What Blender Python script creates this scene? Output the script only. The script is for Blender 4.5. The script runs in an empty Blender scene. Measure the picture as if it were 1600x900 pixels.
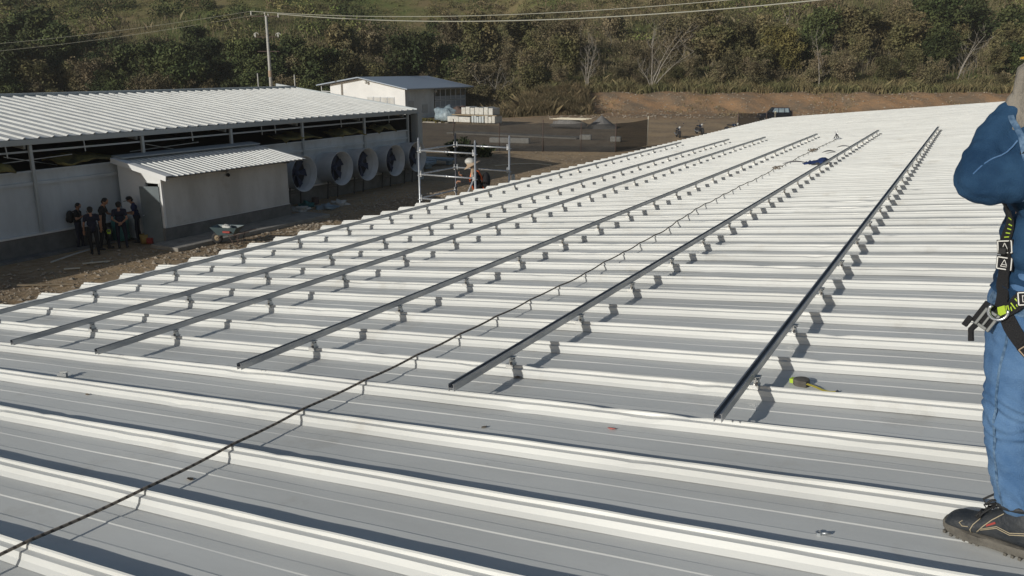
import bpy, bmesh, math, random
import numpy as np
from mathutils import Vector, Matrix, Euler, noise
from mathutils.bvhtree import BVHTree
rnd = random.Random(7)
nr = np.random.default_rng(11)
SC = bpy.context.scene
COL = SC.collection
D2R = math.radians
PI = math.pi

# ------------------------------------------------------------------ camera
SLOPE = D2R(5.702)
UP_N = Vector((-math.sin(SLOPE), 0, math.cos(SLOPE)))
CAM = UP_N * 1.55
cd = bpy.data.cameras.new('camera')
cam = bpy.data.objects.new('camera', cd)
COL.objects.link(cam)
cam.location = CAM
cam.rotation_euler = (D2R(90 - 15.0), 0, D2R(28.93))
cd.sensor_width = 36.0
cd.lens = 28.98
cd.clip_start = 0.05
cd.clip_end = 3000
SC.camera = cam
# ------------------------------------------------------------------ sun and sky
SUN = Vector((-0.83, -2.6, 0.911)).normalized()        # towards the sun
elev = math.asin(SUN.z)
sl = bpy.data.lights.new('sun', 'SUN')
sl.energy = 3.05
sl.angle = D2R(0.55)
sl.color = (1.0, 0.975, 0.91)
so = bpy.data.objects.new('sun', sl)
COL.objects.link(so)
so.rotation_euler = SUN.to_track_quat('Z', 'Y').to_euler()
so.location = (-20, -40, 30)
w = bpy.data.worlds.new("World")
SC.world = w
w.use_nodes = True
wn = w.node_tree
sky = wn.nodes.new('ShaderNodeTexSky')
sky.sky_type = 'NISHITA'
sky.sun_disc = False
sky.sun_elevation = elev
sky.sun_rotation = math.atan2(SUN.x, SUN.y)
sky.air_density = 1.0
sky.dust_density = 1.2
bg = wn.nodes['Background']
wn.links.new(sky.outputs[0], bg.inputs[0])
bg.inputs[1].default_value = 0.054
SC.view_settings.view_transform = 'Standard'
SC.view_settings.look = 'None'
SC.view_settings.exposure = 0.0
SC.view_settings.gamma = 1.0

# ------------------------------------------------------------------ materials
def mat(name, col, rough=0.6, metal=0.0, spec=0.5, col2=None, nscale=5.0, namt=1.0, bump=0.0, bscale=30.0,
        coord='Object', stretch=None, detail=4.0, alpha=1.0, tone=False, rough2=None, lo=0.35, hi=0.65, coat=0.0):
    m = bpy.data.materials.new(name)
    m.use_nodes = True
    nt = m.node_tree
    b = nt.nodes['Principled BSDF']
    b.inputs['Base Color'].default_value = (*col, 1)
    b.inputs['Roughness'].default_value = rough
    b.inputs['Metallic'].default_value = metal
    b.inputs['Specular IOR Level'].default_value = spec
    b.inputs['Coat Weight'].default_value = coat
    b.inputs['Alpha'].default_value = alpha
    need = col2 is not None or bump > 0 or rough2 is not None
    if need:
        tc = nt.nodes.new('ShaderNodeTexCoord')
        mp = nt.nodes.new('ShaderNodeMapping')
        if coord == 'World':
            g = nt.nodes.new('ShaderNodeNewGeometry')
            nt.links.new(g.outputs['Position'], mp.inputs[0])
        else:
            nt.links.new(tc.outputs[coord], mp.inputs[0])
        if stretch:
            mp.inputs['Scale'].default_value = stretch
    if col2 is not None or rough2 is not None:
        n = nt.nodes.new('ShaderNodeTexNoise')
        n.inputs['Scale'].default_value = nscale
        n.inputs['Detail'].default_value = detail
        n.inputs['Roughness'].default_value = 0.62
        nt.links.new(mp.outputs[0], n.inputs['Vector'])
        r = nt.nodes.new('ShaderNodeMapRange')
        r.inputs['From Min'].default_value = lo
        r.inputs['From Max'].default_value = hi
        nt.links.new(n.outputs['Fac'], r.inputs['Value'])
        if col2 is not None:
            mx = nt.nodes.new('ShaderNodeMix')
            mx.data_type = 'RGBA'
            mx.inputs['A'].default_value = (*col, 1)
            mx.inputs['B'].default_value = (*col2, 1)
            nt.links.new(r.outputs[0], mx.inputs['Factor'])
            src = mx.outputs['Result']
            if tone:
                a = nt.nodes.new('ShaderNodeAttribute')
                a.attribute_name = 'tone'
                hs = nt.nodes.new('ShaderNodeHueSaturation')
                nt.links.new(src, hs.inputs['Color'])
                oi = nt.nodes.new('ShaderNodeObjectInfo')
                om = nt.nodes.new('ShaderNodeMapRange'); om.inputs['To Min'].default_value = 0.62; om.inputs['To Max'].default_value = 1.42
                nt.links.new(oi.outputs['Random'], om.inputs['Value'])
                mm_ = nt.nodes.new('ShaderNodeMath'); mm_.operation = 'MULTIPLY'
                nt.links.new(a.outputs['Fac'], mm_.inputs[0]); nt.links.new(om.outputs[0], mm_.inputs[1])
                nt.links.new(mm_.outputs[0], hs.inputs['Value'])
                src = hs.outputs[0]
            nt.links.new(src, b.inputs['Base Color'])
        if rough2 is not None:
            rr = nt.nodes.new('ShaderNodeMapRange')
            rr.inputs['To Min'].default_value = rough
            rr.inputs['To Max'].default_value = rough2
            nt.links.new(r.outputs[0], rr.inputs['Value'])
            nt.links.new(rr.outputs[0], b.inputs['Roughness'])
    if bump > 0:
        n2 = nt.nodes.new('ShaderNodeTexNoise')
        n2.inputs['Scale'].default_value = bscale
        n2.inputs['Detail'].default_value = 5
        nt.links.new(mp.outputs[0], n2.inputs['Vector'])
        bp = nt.nodes.new('ShaderNodeBump')
        bp.inputs['Strength'].default_value = bump
        bp.inputs['Distance'].default_value = 0.02
        nt.links.new(n2.outputs['Fac'], bp.inputs['Height'])
        nt.links.new(bp.outputs[0], b.inputs['Normal'])
    return m

M = {}
M['roof'] = mat('white_roof_paint', (0.74, 0.74, 0.705), 0.42, 0, 0.5, col2=(0.59, 0.59, 0.56), nscale=1.1, stretch=(0.5, 2.0, 2.0), rough2=0.55, detail=8, coord='World', lo=0.4, hi=0.75)
M['roof_trim'] = mat('white_trim', (0.72, 0.72, 0.70), 0.45)
M['galv'] = mat('galvanised_steel', (0.52, 0.54, 0.55), 0.42, 0.75, 0.5, col2=(0.40, 0.42, 0.44), nscale=9, rough2=0.55)
M['alu'] = mat('mill_aluminium', (0.44, 0.45, 0.46), 0.40, 0.85, 0.5, col2=(0.34, 0.35, 0.37), nscale=3, stretch=(8, 1, 8), rough2=0.5)
M['steel_bright'] = mat('bright_steel', (0.75, 0.76, 0.77), 0.28, 0.9)
M['steel_dark'] = mat('dark_bolt_steel', (0.12, 0.12, 0.13), 0.4, 0.8)
M['wall'] = mat('white_wall_panel', (0.62, 0.66, 0.68), 0.55, 0, 0.4, col2=(0.47, 0.50, 0.515), nscale=0.9, detail=10, stretch=(1, 1, .3))
M['wall_w'] = mat('bright_white_wall', (0.78, 0.78, 0.77), 0.6, col2=(0.70, 0.70, 0.69), nscale=0.6, detail=8)
M['wall_a'] = mat('annex_wall_panel', (0.62, 0.62, 0.60), 0.55, col2=(0.46, 0.455, 0.43), nscale=0.9, detail=10, stretch=(1, 1, .35))
M['plinth'] = mat('concrete_plinth', (0.20, 0.20, 0.19), 0.9, col2=(0.13, 0.13, 0.125), nscale=2.2, bump=0.4, detail=8)
M['concrete'] = mat('pale_concrete', (0.36, 0.34, 0.30), 0.9, col2=(0.24, 0.22, 0.19), nscale=2.5, bump=0.4, detail=8)
M['fascia'] = mat('grey_fascia', (0.42, 0.45, 0.46), 0.5, 0.2)
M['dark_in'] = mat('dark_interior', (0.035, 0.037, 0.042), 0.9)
M['foam'] = mat('yellow_insulation', (0.26, 0.215, 0.07), 0.95, col2=(0.09, 0.08, 0.04), nscale=2.2, bump=0.6, bscale=12)
M['horn'] = mat('fan_horn_white', (0.62, 0.64, 0.65), 0.45, col2=(0.52, 0.54, 0.55), nscale=2)
M['blade'] = mat('fan_blade_blue', (0.018, 0.030, 0.075), 0.5)
M['fandark'] = mat('fan_grille_dark', (0.014, 0.018, 0.034), 0.7)
M['door'] = mat('grey_door', (0.16, 0.19, 0.20), 0.5, col2=(0.12, 0.145, 0.155), nscale=1.5)
M['net'] = mat('black_shade_net', (0.018, 0.018, 0.020), 0.9, col2=(0.045, 0.044, 0.042), nscale=1.2, stretch=(1, 1, 4), alpha=0.75, coord='World')
M['rust'] = mat('rusty_post', (0.09, 0.06, 0.05), 0.8)
M['tube'] = mat('scaffold_tube_steel', (0.60, 0.62, 0.64), 0.35, 0.7, col2=(0.42, 0.44, 0.46), nscale=14, rough2=0.5)
M['rope'] = None
M['denim_j'] = mat('dark_denim', (0.012, 0.038, 0.088), 0.85, 0, 0.15, col2=(0.030, 0.078, 0.155), nscale=6, bump=0.35, bscale=260, detail=8)
M['denim_p'] = mat('mid_denim', (0.050, 0.125, 0.27), 0.85, 0, 0.2, col2=(0.135, 0.245, 0.42), nscale=4, bump=0.35, bscale=260, detail=8)
M['stitch'] = mat('pale_denim_seam', (0.15, 0.24, 0.36), 0.9, col2=(0.03, 0.08, 0.16), nscale=55)
M['skin'] = mat('skin', (0.36, 0.19, 0.12), 0.55, 0, 0.4)
M['glove'] = mat('grey_leather_glove', (0.26, 0.235, 0.20), 0.9, col2=(0.17, 0.155, 0.13), nscale=9, bump=0.5, bscale=60, detail=8)
M['yellow'] = mat('yellow_helmet_plastic', (0.80, 0.45, 0.02), 0.35)
M['black'] = mat('black_webbing', (0.012, 0.012, 0.014), 0.7, bump=0.5, bscale=300)
M['rubber'] = mat('black_rubber', (0.02, 0.02, 0.021), 0.75)
M['lime'] = mat('lime_webbing', (0.45, 0.62, 0.05), 0.7)
M['patchw'] = mat('white_label_line', (0.75, 0.74, 0.70), 0.7)
M['leather'] = mat('dusty_black_leather', (0.022, 0.027, 0.034), 0.6, col2=(0.070, 0.072, 0.072), nscale=9, bump=0.25, bscale=60, detail=9, lo=0.4, hi=0.8)
M['sole'] = mat('worn_grey_sole', (0.17, 0.155, 0.13), 0.85, col2=(0.09, 0.082, 0.07), nscale=14, bump=0.4, detail=8)
M['thread'] = mat('tan_thread', (0.45, 0.38, 0.26), 0.8)
M['red'] = mat('red_plastic', (0.35, 0.05, 0.04), 0.5)
M['navy'] = mat('navy_cloth', (0.012, 0.014, 0.032), 0.9)
M['blackcloth'] = mat('black_cloth', (0.011, 0.011, 0.014), 0.9)
M['bluecloth'] = mat('blue_cloth', (0.015, 0.025, 0.085), 0.9)
M['tan'] = mat('tan_cloth', (0.42, 0.32, 0.23), 0.9, col2=(0.34, 0.25, 0.17), nscale=12)
M['orange'] = mat('orange_strap', (0.85, 0.16, 0.04), 0.7)
M['hair'] = mat('black_hair', (0.010, 0.008, 0.007), 0.7)
M['barrow'] = mat('grey_green_tray', (0.075, 0.11, 0.12), 0.45)
M['wood'] = mat('weathered_wood', (0.34, 0.27, 0.18), 0.85, col2=(0.22, 0.17, 0.11), nscale=6, stretch=(1, 8, 8))
M['palewood'] = mat('pale_board', (0.70, 0.64, 0.50), 0.8)
M['plastic_w'] = mat('white_plastic', (0.60, 0.60, 0.57), 0.5, col2=(0.45, 0.43, 0.38), nscale=5)
M['tarp'] = mat('pale_blue_sheet', (0.30, 0.38, 0.42), 0.5, col2=(0.16, 0.20, 0.23), nscale=3)
M['teal'] = mat('teal_plastic', (0.03, 0.16, 0.15), 0.5)
M['glass'] = mat('dark_glass', (0.03, 0.045, 0.06), 0.08, 0, 0.8)
M['window'] = mat('grey_window_mesh', (0.30, 0.33, 0.37), 0.5)
M['frame'] = mat('pale_frame', (0.60, 0.62, 0.64), 0.5)
M['roof_b'] = mat('blue_grey_roof', (0.36, 0.42, 0.50), 0.35, 0.2, 0.5)
M['carpaint'] = mat('dark_blue_car_paint', (0.008, 0.018, 0.045), 0.2, 0.1, 0.6, coat=0.8)
M['rag'] = mat('blue_rag', (0.02, 0.045, 0.15), 0.9)
M['tapey'] = mat('yellow_tape', (0.60, 0.50, 0.08), 0.5)
M['bucket'] = mat('dusty_yellow', (0.34, 0.22, 0.06), 0.7)
M['leafdry'] = mat('dry_leaf', (0.16, 0.12, 0.08), 0.9)
M['pole'] = mat('concrete_pole', (0.50, 0.49, 0.46), 0.85, col2=(0.40, 0.39, 0.36), nscale=3)
M['wire'] = mat('pale_wire', (0.36, 0.36, 0.30), 0.6, 0.2)
M['gravel'] = mat('grey_gravel', (0.22, 0.21, 0.20), 0.95, col2=(0.12, 0.115, 0.11), nscale=6, bump=0.9, bscale=20)
M['stone'] = mat('dusty_stone', (0.42, 0.36, 0.28), 0.95, col2=(0.30, 0.25, 0.19), nscale=4, coord='World')
M['bark'] = mat('grey_bark', (0.17, 0.145, 0.115), 0.9, col2=(0.10, 0.085, 0.065), nscale=4)
M['barkpale'] = mat('pale_bark', (0.33, 0.30, 0.255), 0.9, col2=(0.22, 0.195, 0.165), nscale=4)

def stain(m, c, sc, lo, hi, amt):
    nt = m.node_tree; b = nt.nodes['Principled BSDF']; src = b.inputs['Base Color'].links[0].from_socket
    g = nt.nodes.new('ShaderNodeNewGeometry'); n = nt.nodes.new('ShaderNodeTexNoise'); n.inputs['Scale'].default_value = sc; n.inputs['Detail'].default_value = 10; n.inputs['Roughness'].default_value = .75
    nt.links.new(g.outputs['Position'], n.inputs['Vector'])
    r = nt.nodes.new('ShaderNodeMapRange'); r.inputs['From Min'].default_value = lo; r.inputs['From Max'].default_value = hi; r.inputs['To Max'].default_value = amt
    nt.links.new(n.outputs['Fac'], r.inputs['Value'])
    mx = nt.nodes.new('ShaderNodeMix'); mx.data_type = 'RGBA'; mx.inputs['B'].default_value = (*c, 1)
    nt.links.new(src, mx.inputs['A']); nt.links.new(r.outputs[0], mx.inputs['Factor']); nt.links.new(mx.outputs['Result'], b.inputs['Base Color'])
stain(M['roof'], (0.40, 0.36, 0.29), 1.7, .56, .74, .45)
stain(M['roof'], (0.30, 0.27, 0.22), 9.0, .66, .74, .5)
stain(M['wall_a'], (0.30, 0.26, 0.20), 1.1, .54, .72, .5)
stain(M['wall'], (0.32, 0.30, 0.26), .8, .54, .72, .5)
def leafmat(name, c1, c2, scale=0.25):
    m = mat(name, c1, 0.75, 0, 0.25, col2=c2, nscale=scale, coord='World', detail=3, tone=True, lo=0.38, hi=0.62)
    return m
M['leaf_dark'] = leafmat('leaf_dark_green', (0.040, 0.058, 0.020), (0.074, 0.084, 0.030))
M['leaf_olive'] = leafmat('leaf_olive', (0.098, 0.098, 0.040), (0.150, 0.122, 0.062))
M['leaf_dry'] = leafmat('leaf_dry_brown', (0.165, 0.130, 0.080), (0.12, 0.108, 0.055))
M['leaf_yellow'] = leafmat('leaf_yellow_green', (0.16, 0.135, 0.045), (0.10, 0.095, 0.032))
M['grass_dry'] = leafmat('dry_tall_grass', (0.22, 0.165, 0.090), (0.125, 0.105, 0.055), 0.6)
M['grass_mix'] = leafmat('mixed_grass', (0.18, 0.145, 0.075), (0.105, 0.105, 0.045), 0.35)
M['brush'] = leafmat('hill_brush', (0.108, 0.108, 0.044), (0.195, 0.148, 0.088), 0.09)
M['brush_green'] = leafmat('hill_brush_green', (0.105, 0.140, 0.036), (0.185, 0.160, 0.070), 0.07)

# rope: pale sheath with dark tracer
def ropemat():
    m = mat('braided_rope', (0.16, 0.125, 0.095), 0.9)
    nt = m.node_tree
    b = nt.nodes['Principled BSDF']
    tc = nt.nodes.new('ShaderNodeTexCoord')
    wv = nt.nodes.new('ShaderNodeTexWave')
    wv.bands_direction = 'DIAGONAL'
    wv.inputs['Scale'].default_value = 16
    mx = nt.nodes.new('ShaderNodeMix')
    mx.data_type = 'RGBA'
    mx.inputs['A'].default_value = (0.10, 0.082, 0.068, 1)
    mx.inputs['B'].default_value = (0.27, 0.225, 0.18, 1)
    cr = nt.nodes.new('ShaderNodeMapRange')
    cr.inputs['From Min'].default_value = 0.15
    cr.inputs['From Max'].default_value = 0.35
    nt.links.new(tc.outputs['Object'], wv.inputs['Vector'])
    nt.links.new(wv.outputs['Fac'], cr.inputs['Value'])
    nt.links.new(cr.outputs[0], mx.inputs['Factor'])
    nt.links.new(mx.outputs['Result'], b.inputs['Base Color'])
    return m
M['rope'] = ropemat()

def soilmat():
    m = bpy.data.materials.new('brown_soil')
    m.use_nodes = True
    nt = m.node_tree
    b = nt.nodes['Principled BSDF']
    b.inputs['Roughness'].default_value = 0.95
    b.inputs['Specular IOR Level'].default_value = 0.15
    g = nt.nodes.new('ShaderNodeNewGeometry')
    def nz(sc, det=6, ro=0.6):
        n = nt.nodes.new('ShaderNodeTexNoise')
        n.inputs['Scale'].default_value = sc
        n.inputs['Detail'].default_value = det
        n.inputs['Roughness'].default_value = ro
        nt.links.new(g.outputs['Position'], n.inputs['Vector'])
        return n.outputs['Fac']
    def rng(src, a, c):
        r = nt.nodes.new('ShaderNodeMapRange')
        r.inputs['From Min'].default_value = a
        r.inputs['From Max'].default_value = c
        nt.links.new(src, r.inputs['Value'])
        return r.outputs[0]
    def mix(f, A, B):
        mx = nt.nodes.new('ShaderNodeMix')
        mx.data_type = 'RGBA'
        for s, v in (('A', A), ('B', B)):
            if isinstance(v, tuple):
                mx.inputs[s].default_value = (*v, 1)
            else:
                nt.links.new(v, mx.inputs[s])
        nt.links.new(f, mx.inputs['Factor'])
        return mx.outputs['Result']
    base = mix(rng(nz(0.22, 9, .68), 0.42, 0.58), (0.45, 0.315, 0.18), (0.27, 0.195, 0.125))
    grit = mix(rng(nz(3.5, 9, 0.7), 0.42, 0.68), base, (0.50, 0.39, 0.27))
    # bank zone (attribute painted by height and distance)
    a = nt.nodes.new('ShaderNodeAttribute')
    a.attribute_name = 'bank'
    bankc = mix(rng(nz(0.28, 10, 0.72), 0.42, 0.58), (0.40, 0.245, 0.135), (0.25, 0.185, 0.125))
    c = mix(a.outputs['Fac'], grit, bankc)
    a2 = nt.nodes.new('ShaderNodeAttribute')
    a2.attribute_name = 'hill'
    hillc = mix(rng(nz(0.06, 5), 0.42, 0.6), (0.12, 0.145, 0.048), (0.21, 0.165, 0.085))
    c = mix(a2.outputs['Fac'], c, hillc)
    nt.links.new(c, b.inputs['Base Color'])
    bp = nt.nodes.new('ShaderNodeBump')
    bp.inputs['Strength'].default_value = 0.8
    bp.inputs['Distance'].default_value = 0.22
    nt.links.new(nz(1.3, 12, 0.75), bp.inputs['Height'])
    nt.links.new(bp.outputs[0], b.inputs['Normal'])
    return m
M['soil'] = soilmat()

# ------------------------------------------------------------------ helpers
class MB:
    """collects simple shapes for one mesh"""
    def __init__(s):
        s.v = []; s.f = []; s.m = []; s.sm = []
    def add(s, vs, fs, mi=0, smooth=False):
        o = len(s.v)
        s.v += [tuple(v) for v in vs]
        s.f += [tuple(i + o for i in f) for f in fs]
        s.m += [mi] * len(fs)
        s.sm += [smooth] * len(fs)
    def box(s, a, b, mi=0, R=None, o=None):
        x0, y0, z0 = a; x1, y1, z1 = b
        vs = [Vector(p) for p in ((x0, y0, z0), (x1, y0, z0), (x1, y1, z0), (x0, y1, z0), (x0, y0, z1), (x1, y0, z1), (x1, y1, z1), (x0, y1, z1))]
        if R is not None: vs = [R @ v for v in vs]
        if o is not None: vs = [v + Vector(o) for v in vs]
        s.add(vs, [(0, 3, 2, 1), (4, 5, 6, 7), (0, 1, 5, 4), (1, 2, 6, 5), (2, 3, 7, 6), (3, 0, 4, 7)], mi)
    def bar(s, p, q, w, h=None, mi=0, up=(0, 0, 1)):
        h = h or w
        p = Vector(p); q = Vector(q); d = (q - p).normalized()
        u = Vector(up)
        if abs(d.dot(u)) > 0.97: u = Vector((0, 1, 0))
        a = d.cross(u).normalized() * w / 2; b = a.cross(d).normalized() * h / 2
        vs = [p - a - b, p + a - b, p + a + b, p - a + b, q - a - b, q + a - b, q + a + b, q - a + b]
        s.add(vs, [(0, 1, 2, 3), (4, 7, 6, 5), (0, 4, 5, 1), (1, 5, 6, 2), (2, 6, 7, 3), (3, 7, 4, 0)], mi)
    def tube(s, pts, r, n=8, mi=0, cap=True, smooth=True):
        pts = [Vector(p) for p in pts]
        rs = r if isinstance(r, (list, tuple)) else [r] * len(pts)
        vs = []; fs = []
        prev = None
        for i, p in enumerate(pts):
            d = (pts[min(i + 1, len(pts) - 1)] - pts[max(i - 1, 0)]).normalized()
            if prev is None:
                u = Vector((0, 0, 1)) if abs(d.z) < 0.9 else Vector((0, 1, 0))
                a = d.cross(u).normalized()
            else:
                a = (prev - d * prev.dot(d)).normalized()
            prev = a
            b = d.cross(a)
            for k in range(n):
                t = 2 * PI * k / n
                vs.append(p + (a * math.cos(t) + b * math.sin(t)) * rs[i])
        for i in range(len(pts) - 1):
            for k in range(n):
                k2 = (k + 1) % n
                fs.append((i * n + k, i * n + k2, (i + 1) * n + k2, (i + 1) * n + k))
        if cap:
            fs.append(tuple(range(n - 1, -1, -1)))
            fs.append(tuple((len(pts) - 1) * n + k for k in range(n)))
        s.add(vs, fs, mi, smooth)
    def ell(s, c, r, nu=12, nv=8, mi=0, R=None, smooth=True):
        c = Vector(c); vs = []; fs = []
        for j in range(nv + 1):
            th = PI * j / nv
            for i in range(nu):
                ph = 2 * PI * i / nu
                v = Vector((r[0] * math.sin(th) * math.cos(ph), r[1] * math.sin(th) * math.sin(ph), r[2] * math.cos(th)))
                if R is not None: v = R @ v
                vs.append(c + v)
        for j in range(nv):
            for i in range(nu):
                i2 = (i + 1) % nu
                fs.append((j * nu + i, (j + 1) * nu + i, (j + 1) * nu + i2, j * nu + i2))
        s.add(vs, fs, mi, smooth)
    def lathe(s, prof, c, axis, n=24, mi=0, smooth=True):
        ax = Vector(axis).normalized()
        u = Vector((0, 0, 1)) if abs(ax.z) < 0.9 else Vector((0, 1, 0))
        a = ax.cross(u).normalized(); b = ax.cross(a)
        c = Vector(c); vs = []; fs = []
        for (r, t) in prof:
            for k in range(n):
                q = 2 * PI * k / n
                vs.append(c + ax * t + (a * math.cos(q) + b * math.sin(q)) * r)
        for i in range(len(prof) - 1):
            for k in range(n):
                k2 = (k + 1) % n
                fs.append((i * n + k, i * n + k2, (i + 1) * n + k2, (i + 1) * n + k))
        s.add(vs, fs, mi, smooth)
    def prism(s, poly, y0, y1, mi=0):
        """poly in XZ, extruded along Y"""
        n = len(poly)
        vs = [(x, y0, z) for x, z in poly] + [(x, y1, z) for x, z in poly]
        fs = [tuple(range(n)), tuple(range(2 * n - 1, n - 1, -1))] + [(i, i + n, (i + 1) % n + n, (i + 1) % n) for i in range(n)]
        s.add(vs, fs, mi)
    def mesh(s, name, mats):
        me = bpy.data.meshes.new(name)
        me.from_pydata(s.v, [], s.f)
        for m in (mats if isinstance(mats, (list, tuple)) else [mats]):
            me.materials.append(m)
        me.polygons.foreach_set('material_index', s.m)
        me.polygons.foreach_set('use_smooth', s.sm)
        me.update()
        return me
    def obj(s, name, mats, parent=None, bevel=0, **k):
        o = link(name, s.mesh(name, mats), parent, **k)
        if bevel:
            b = o.modifiers.new('bevel', 'BEVEL'); b.width = bevel; b.segments = 2; b.limit_method = 'ANGLE'
        return o

def link(name, data, parent=None, loc=None, rot=None, **k):
    o = bpy.data.objects.new(name, data)
    COL.objects.link(o)
    if parent is not None: o.parent = parent
    if loc is not None: o.location = loc
    if rot is not None: o.rotation_euler = rot
    for a, b in k.items(): o[a] = b
    return o
def thing(name, label, cat, loc=(0, 0, 0), rot=(0, 0, 0), group=None):
    o = link(name, None, None, loc, rot, label=label, category=cat)
    if group: o['group'] = group
    return o
def tag(o, label, cat, group=None):
    o['label'] = label; o['category'] = cat
    if group: o['group'] = group
    return o
def struct(o):
    o['kind'] = 'structure'; return o
def np_mesh(name, V, F, mats, tone=None, smooth=False, mi=None):
    """V (n,3), F (m,k)"""
    me = bpy.data.meshes.new(name)
    V = np.asarray(V, dtype=np.float32); F = np.asarray(F, dtype=np.int32)
    me.vertices.add(len(V)); me.vertices.foreach_set('co', V.ravel())
    k = F.shape[1]
    me.loops.add(F.size); me.loops.foreach_set('vertex_index', F.ravel())
    me.polygons.add(len(F))
    me.polygons.foreach_set('loop_start', np.arange(0, F.size, k, dtype=np.int32))
    me.polygons.foreach_set('loop_total', np.full(len(F), k, dtype=np.int32))
    me.polygons.foreach_set('use_smooth', np.full(len(F), smooth))
    for m in mats: me.materials.append(m)
    if mi is not None: me.polygons.foreach_set('material_index', np.asarray(mi, dtype=np.int32))
    if tone is not None:
        a = me.attributes.new('tone', 'FLOAT', 'FACE')
        a.data.foreach_set('value', np.asarray(tone, dtype=np.float32))
    me.update(calc_edges=True)
    me.validate()
    return me
RR = Matrix.Rotation(-SLOPE, 3, 'Y')
def roofpt(u, v, w=0): return RR @ Vector((u, v, w))
ROT_ROOF = (0, -SLOPE, 0)
G = -4.55

# ------------------------------------------------------------------ terrain
FD = Vector((-0.4837, 0.8752)); LD = Vector((0.8752, 0.4837))
def smooth(a, b, x):
    t = np.clip((x - a) / (b - a), 0, 1); return t * t * (3 - 2 * t)
def nz2(L, D, s, seed=0):
    """cheap smooth pseudo noise, -1..1"""
    r = 0
    for i, (a, b, c) in enumerate(((1.0, 0.3, 0.5), (0.4, 1.1, 2.1), (-0.7, 0.9, 4.0), (1.7, -1.3, 1.3), (2.3, 1.9, 0.7))):
        r = r + np.sin((a * L + b * D) / s + c + seed * (i + 1)) / (1 + 0.5 * i)
    return r / 2.6
def terrain(L, D):
    L = np.asarray(L, dtype=float); D = np.asarray(D, dtype=float)
    right = smooth(-2, 6, L)
    Ds = D - 0.6 * nz2(L, D * 0, 3.0)
    z = np.full(np.broadcast(L, D).shape, G)
    wob = nz2(L, D, 1.3, 2) + .8 * nz2(L, D * 1.4, .62, 5)
    bank = smooth(105.5, 114.5, Ds) * 2.4 + smooth(90, 108, Ds) * .35
    z = z + right * (bank + 0.24 * wob * smooth(104, 109, Ds) * (1 - smooth(117, 121, Ds)))
    start = 116 + (1 - right) * 4
    z = z + 0.26 * np.clip(D - start, 0, 30) + 0.40 * np.clip(D - start - 30, 0, 78)
    z = z + nz2(L, D, 14.0, 1) * 1.6 * smooth(125, 160, D)
    return z
def toworld(L, D):
    return (D * FD.x + L * LD.x, D * FD.y + L * LD.y)
def worldto(x, y):
    return (x * LD.x + y * LD.y, x * FD.x + y * FD.y)
ls = np.concatenate([np.arange(-400, -160, 20), np.arange(-160, -60, 4), np.arange(-60, 75, 0.9), np.arange(75, 160, 4), np.arange(160, 401, 20)])
ds = np.concatenate([np.arange(-120, 0, 15), np.arange(0, 100, 2.5), np.arange(100, 124, 0.7), np.arange(124, 240, 3), np.arange(240, 601, 20)])
Lg, Dg = np.meshgrid(ls, ds)
Zg = terrain(Lg, Dg)
near = (Dg > 5) & (Dg < 104)
Zg = Zg - 0.03 * np.abs(nz2(Lg, Dg, 2.1, 4)) * near
Xg = Dg * FD.x + Lg * LD.x; Yg = Dg * FD.y + Lg * LD.y
nl, nd = len(ls), len(ds)
idx = np.arange(nl * nd).reshape(nd, nl)
F = np.stack([idx[:-1, :-1], idx[:-1, 1:], idx[1:, 1:], idx[1:, :-1]], -1).reshape(-1, 4)
me = np_mesh('ground', np.stack([Xg, Yg, Zg], -1).reshape(-1, 3), F, [M['soil']], smooth=True)
rg = smooth(-2, 6, Lg)
for nm, val in (('bank', rg * smooth(94, 106, Dg)), ('hill', smooth(116, 120, Dg))):
    a = me.attributes.new(nm, 'FLOAT', 'POINT')
    a.data.foreach_set('value', val.ravel().astype(np.float32))
struct(link('ground', me))

# ------------------------------------------------------------------ our white roof
RIBS = [(-.0715, .0012), (-.052, .017), (-.038, .0375), (-.0135, .0392), (-.007, .0505), (0, .0545), (.008, .047), (.026, 0)]
PAN = [(.10, 0.0), (.173, .0025), (.182, 0), (.292, 0), (.298, .0024), (.353, .002), (.362, 0), (.434, -.0006)]
PROF = RIBS + PAN
def sheet_mesh(name, u0, u1, seg, seed, dents=5):
    r = random.Random(seed)
    us = np.linspace(u0, u1, seg + 1)
    dn = [(r.uniform(u0 + 1, u1 - 1), r.choice([1, 2, 2, 5]), r.uniform(.004, .010), r.uniform(.03, .09)) for _ in range(dents * 3)]
    ph = [r.uniform(0, 6) for _ in range(4)]
    V = []
    for j, (v, wz) in enumerate(PROF):
        wv = (0.0009 * np.sin(us * 3.1 + ph[0] + j) + 0.0006 * np.sin(us * 7.7 + ph[1]))
        if j in (4, 5): wv = wv + 0.0008 * np.sin(us * 13 + ph[2])
        dv = 0.0016 * np.sin(us * 0.9 + ph[3]) + 0.0008 * np.sin(us * 4.3 + ph[1])
        if 9 <= j <= 14: wv = wv + 0.0012 * np.sin(us * 1.7 + ph[2] + 0.3 * j)
        for (du, dj, dd, ww) in dn:
            if abs(j - dj) <= 1: wv = wv - dd * np.exp(-((us - du) / ww) ** 2) * (1 if j == dj else .5)
        V.append(np.stack([us, v + dv, wz + wv], -1))
    V = np.array(V); n = len(PROF); m = seg + 1
    idx = np.arange(n * m).reshape(n, m)
    F = np.stack([idx[:-1, :-1], idx[:-1, 1:], idx[1:, 1:], idx[1:, :-1]], -1).reshape(-1, 4)
    return np_mesh(name, V.reshape(-1, 3), F, [M['roof']])
U0, U1, V1 = -8.85, 9.0, 42.35
RIB0 = 2.093
roof = thing('warehouse', 'large building with the white ribbed metal roof that the worker stands on', 'building')
variants = [sheet_mesh('roof_sheet', U0, U1, 200, s) for s in range(6)]
k0 = -16
kn = int((V1 - RIB0) / 0.5)
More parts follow.
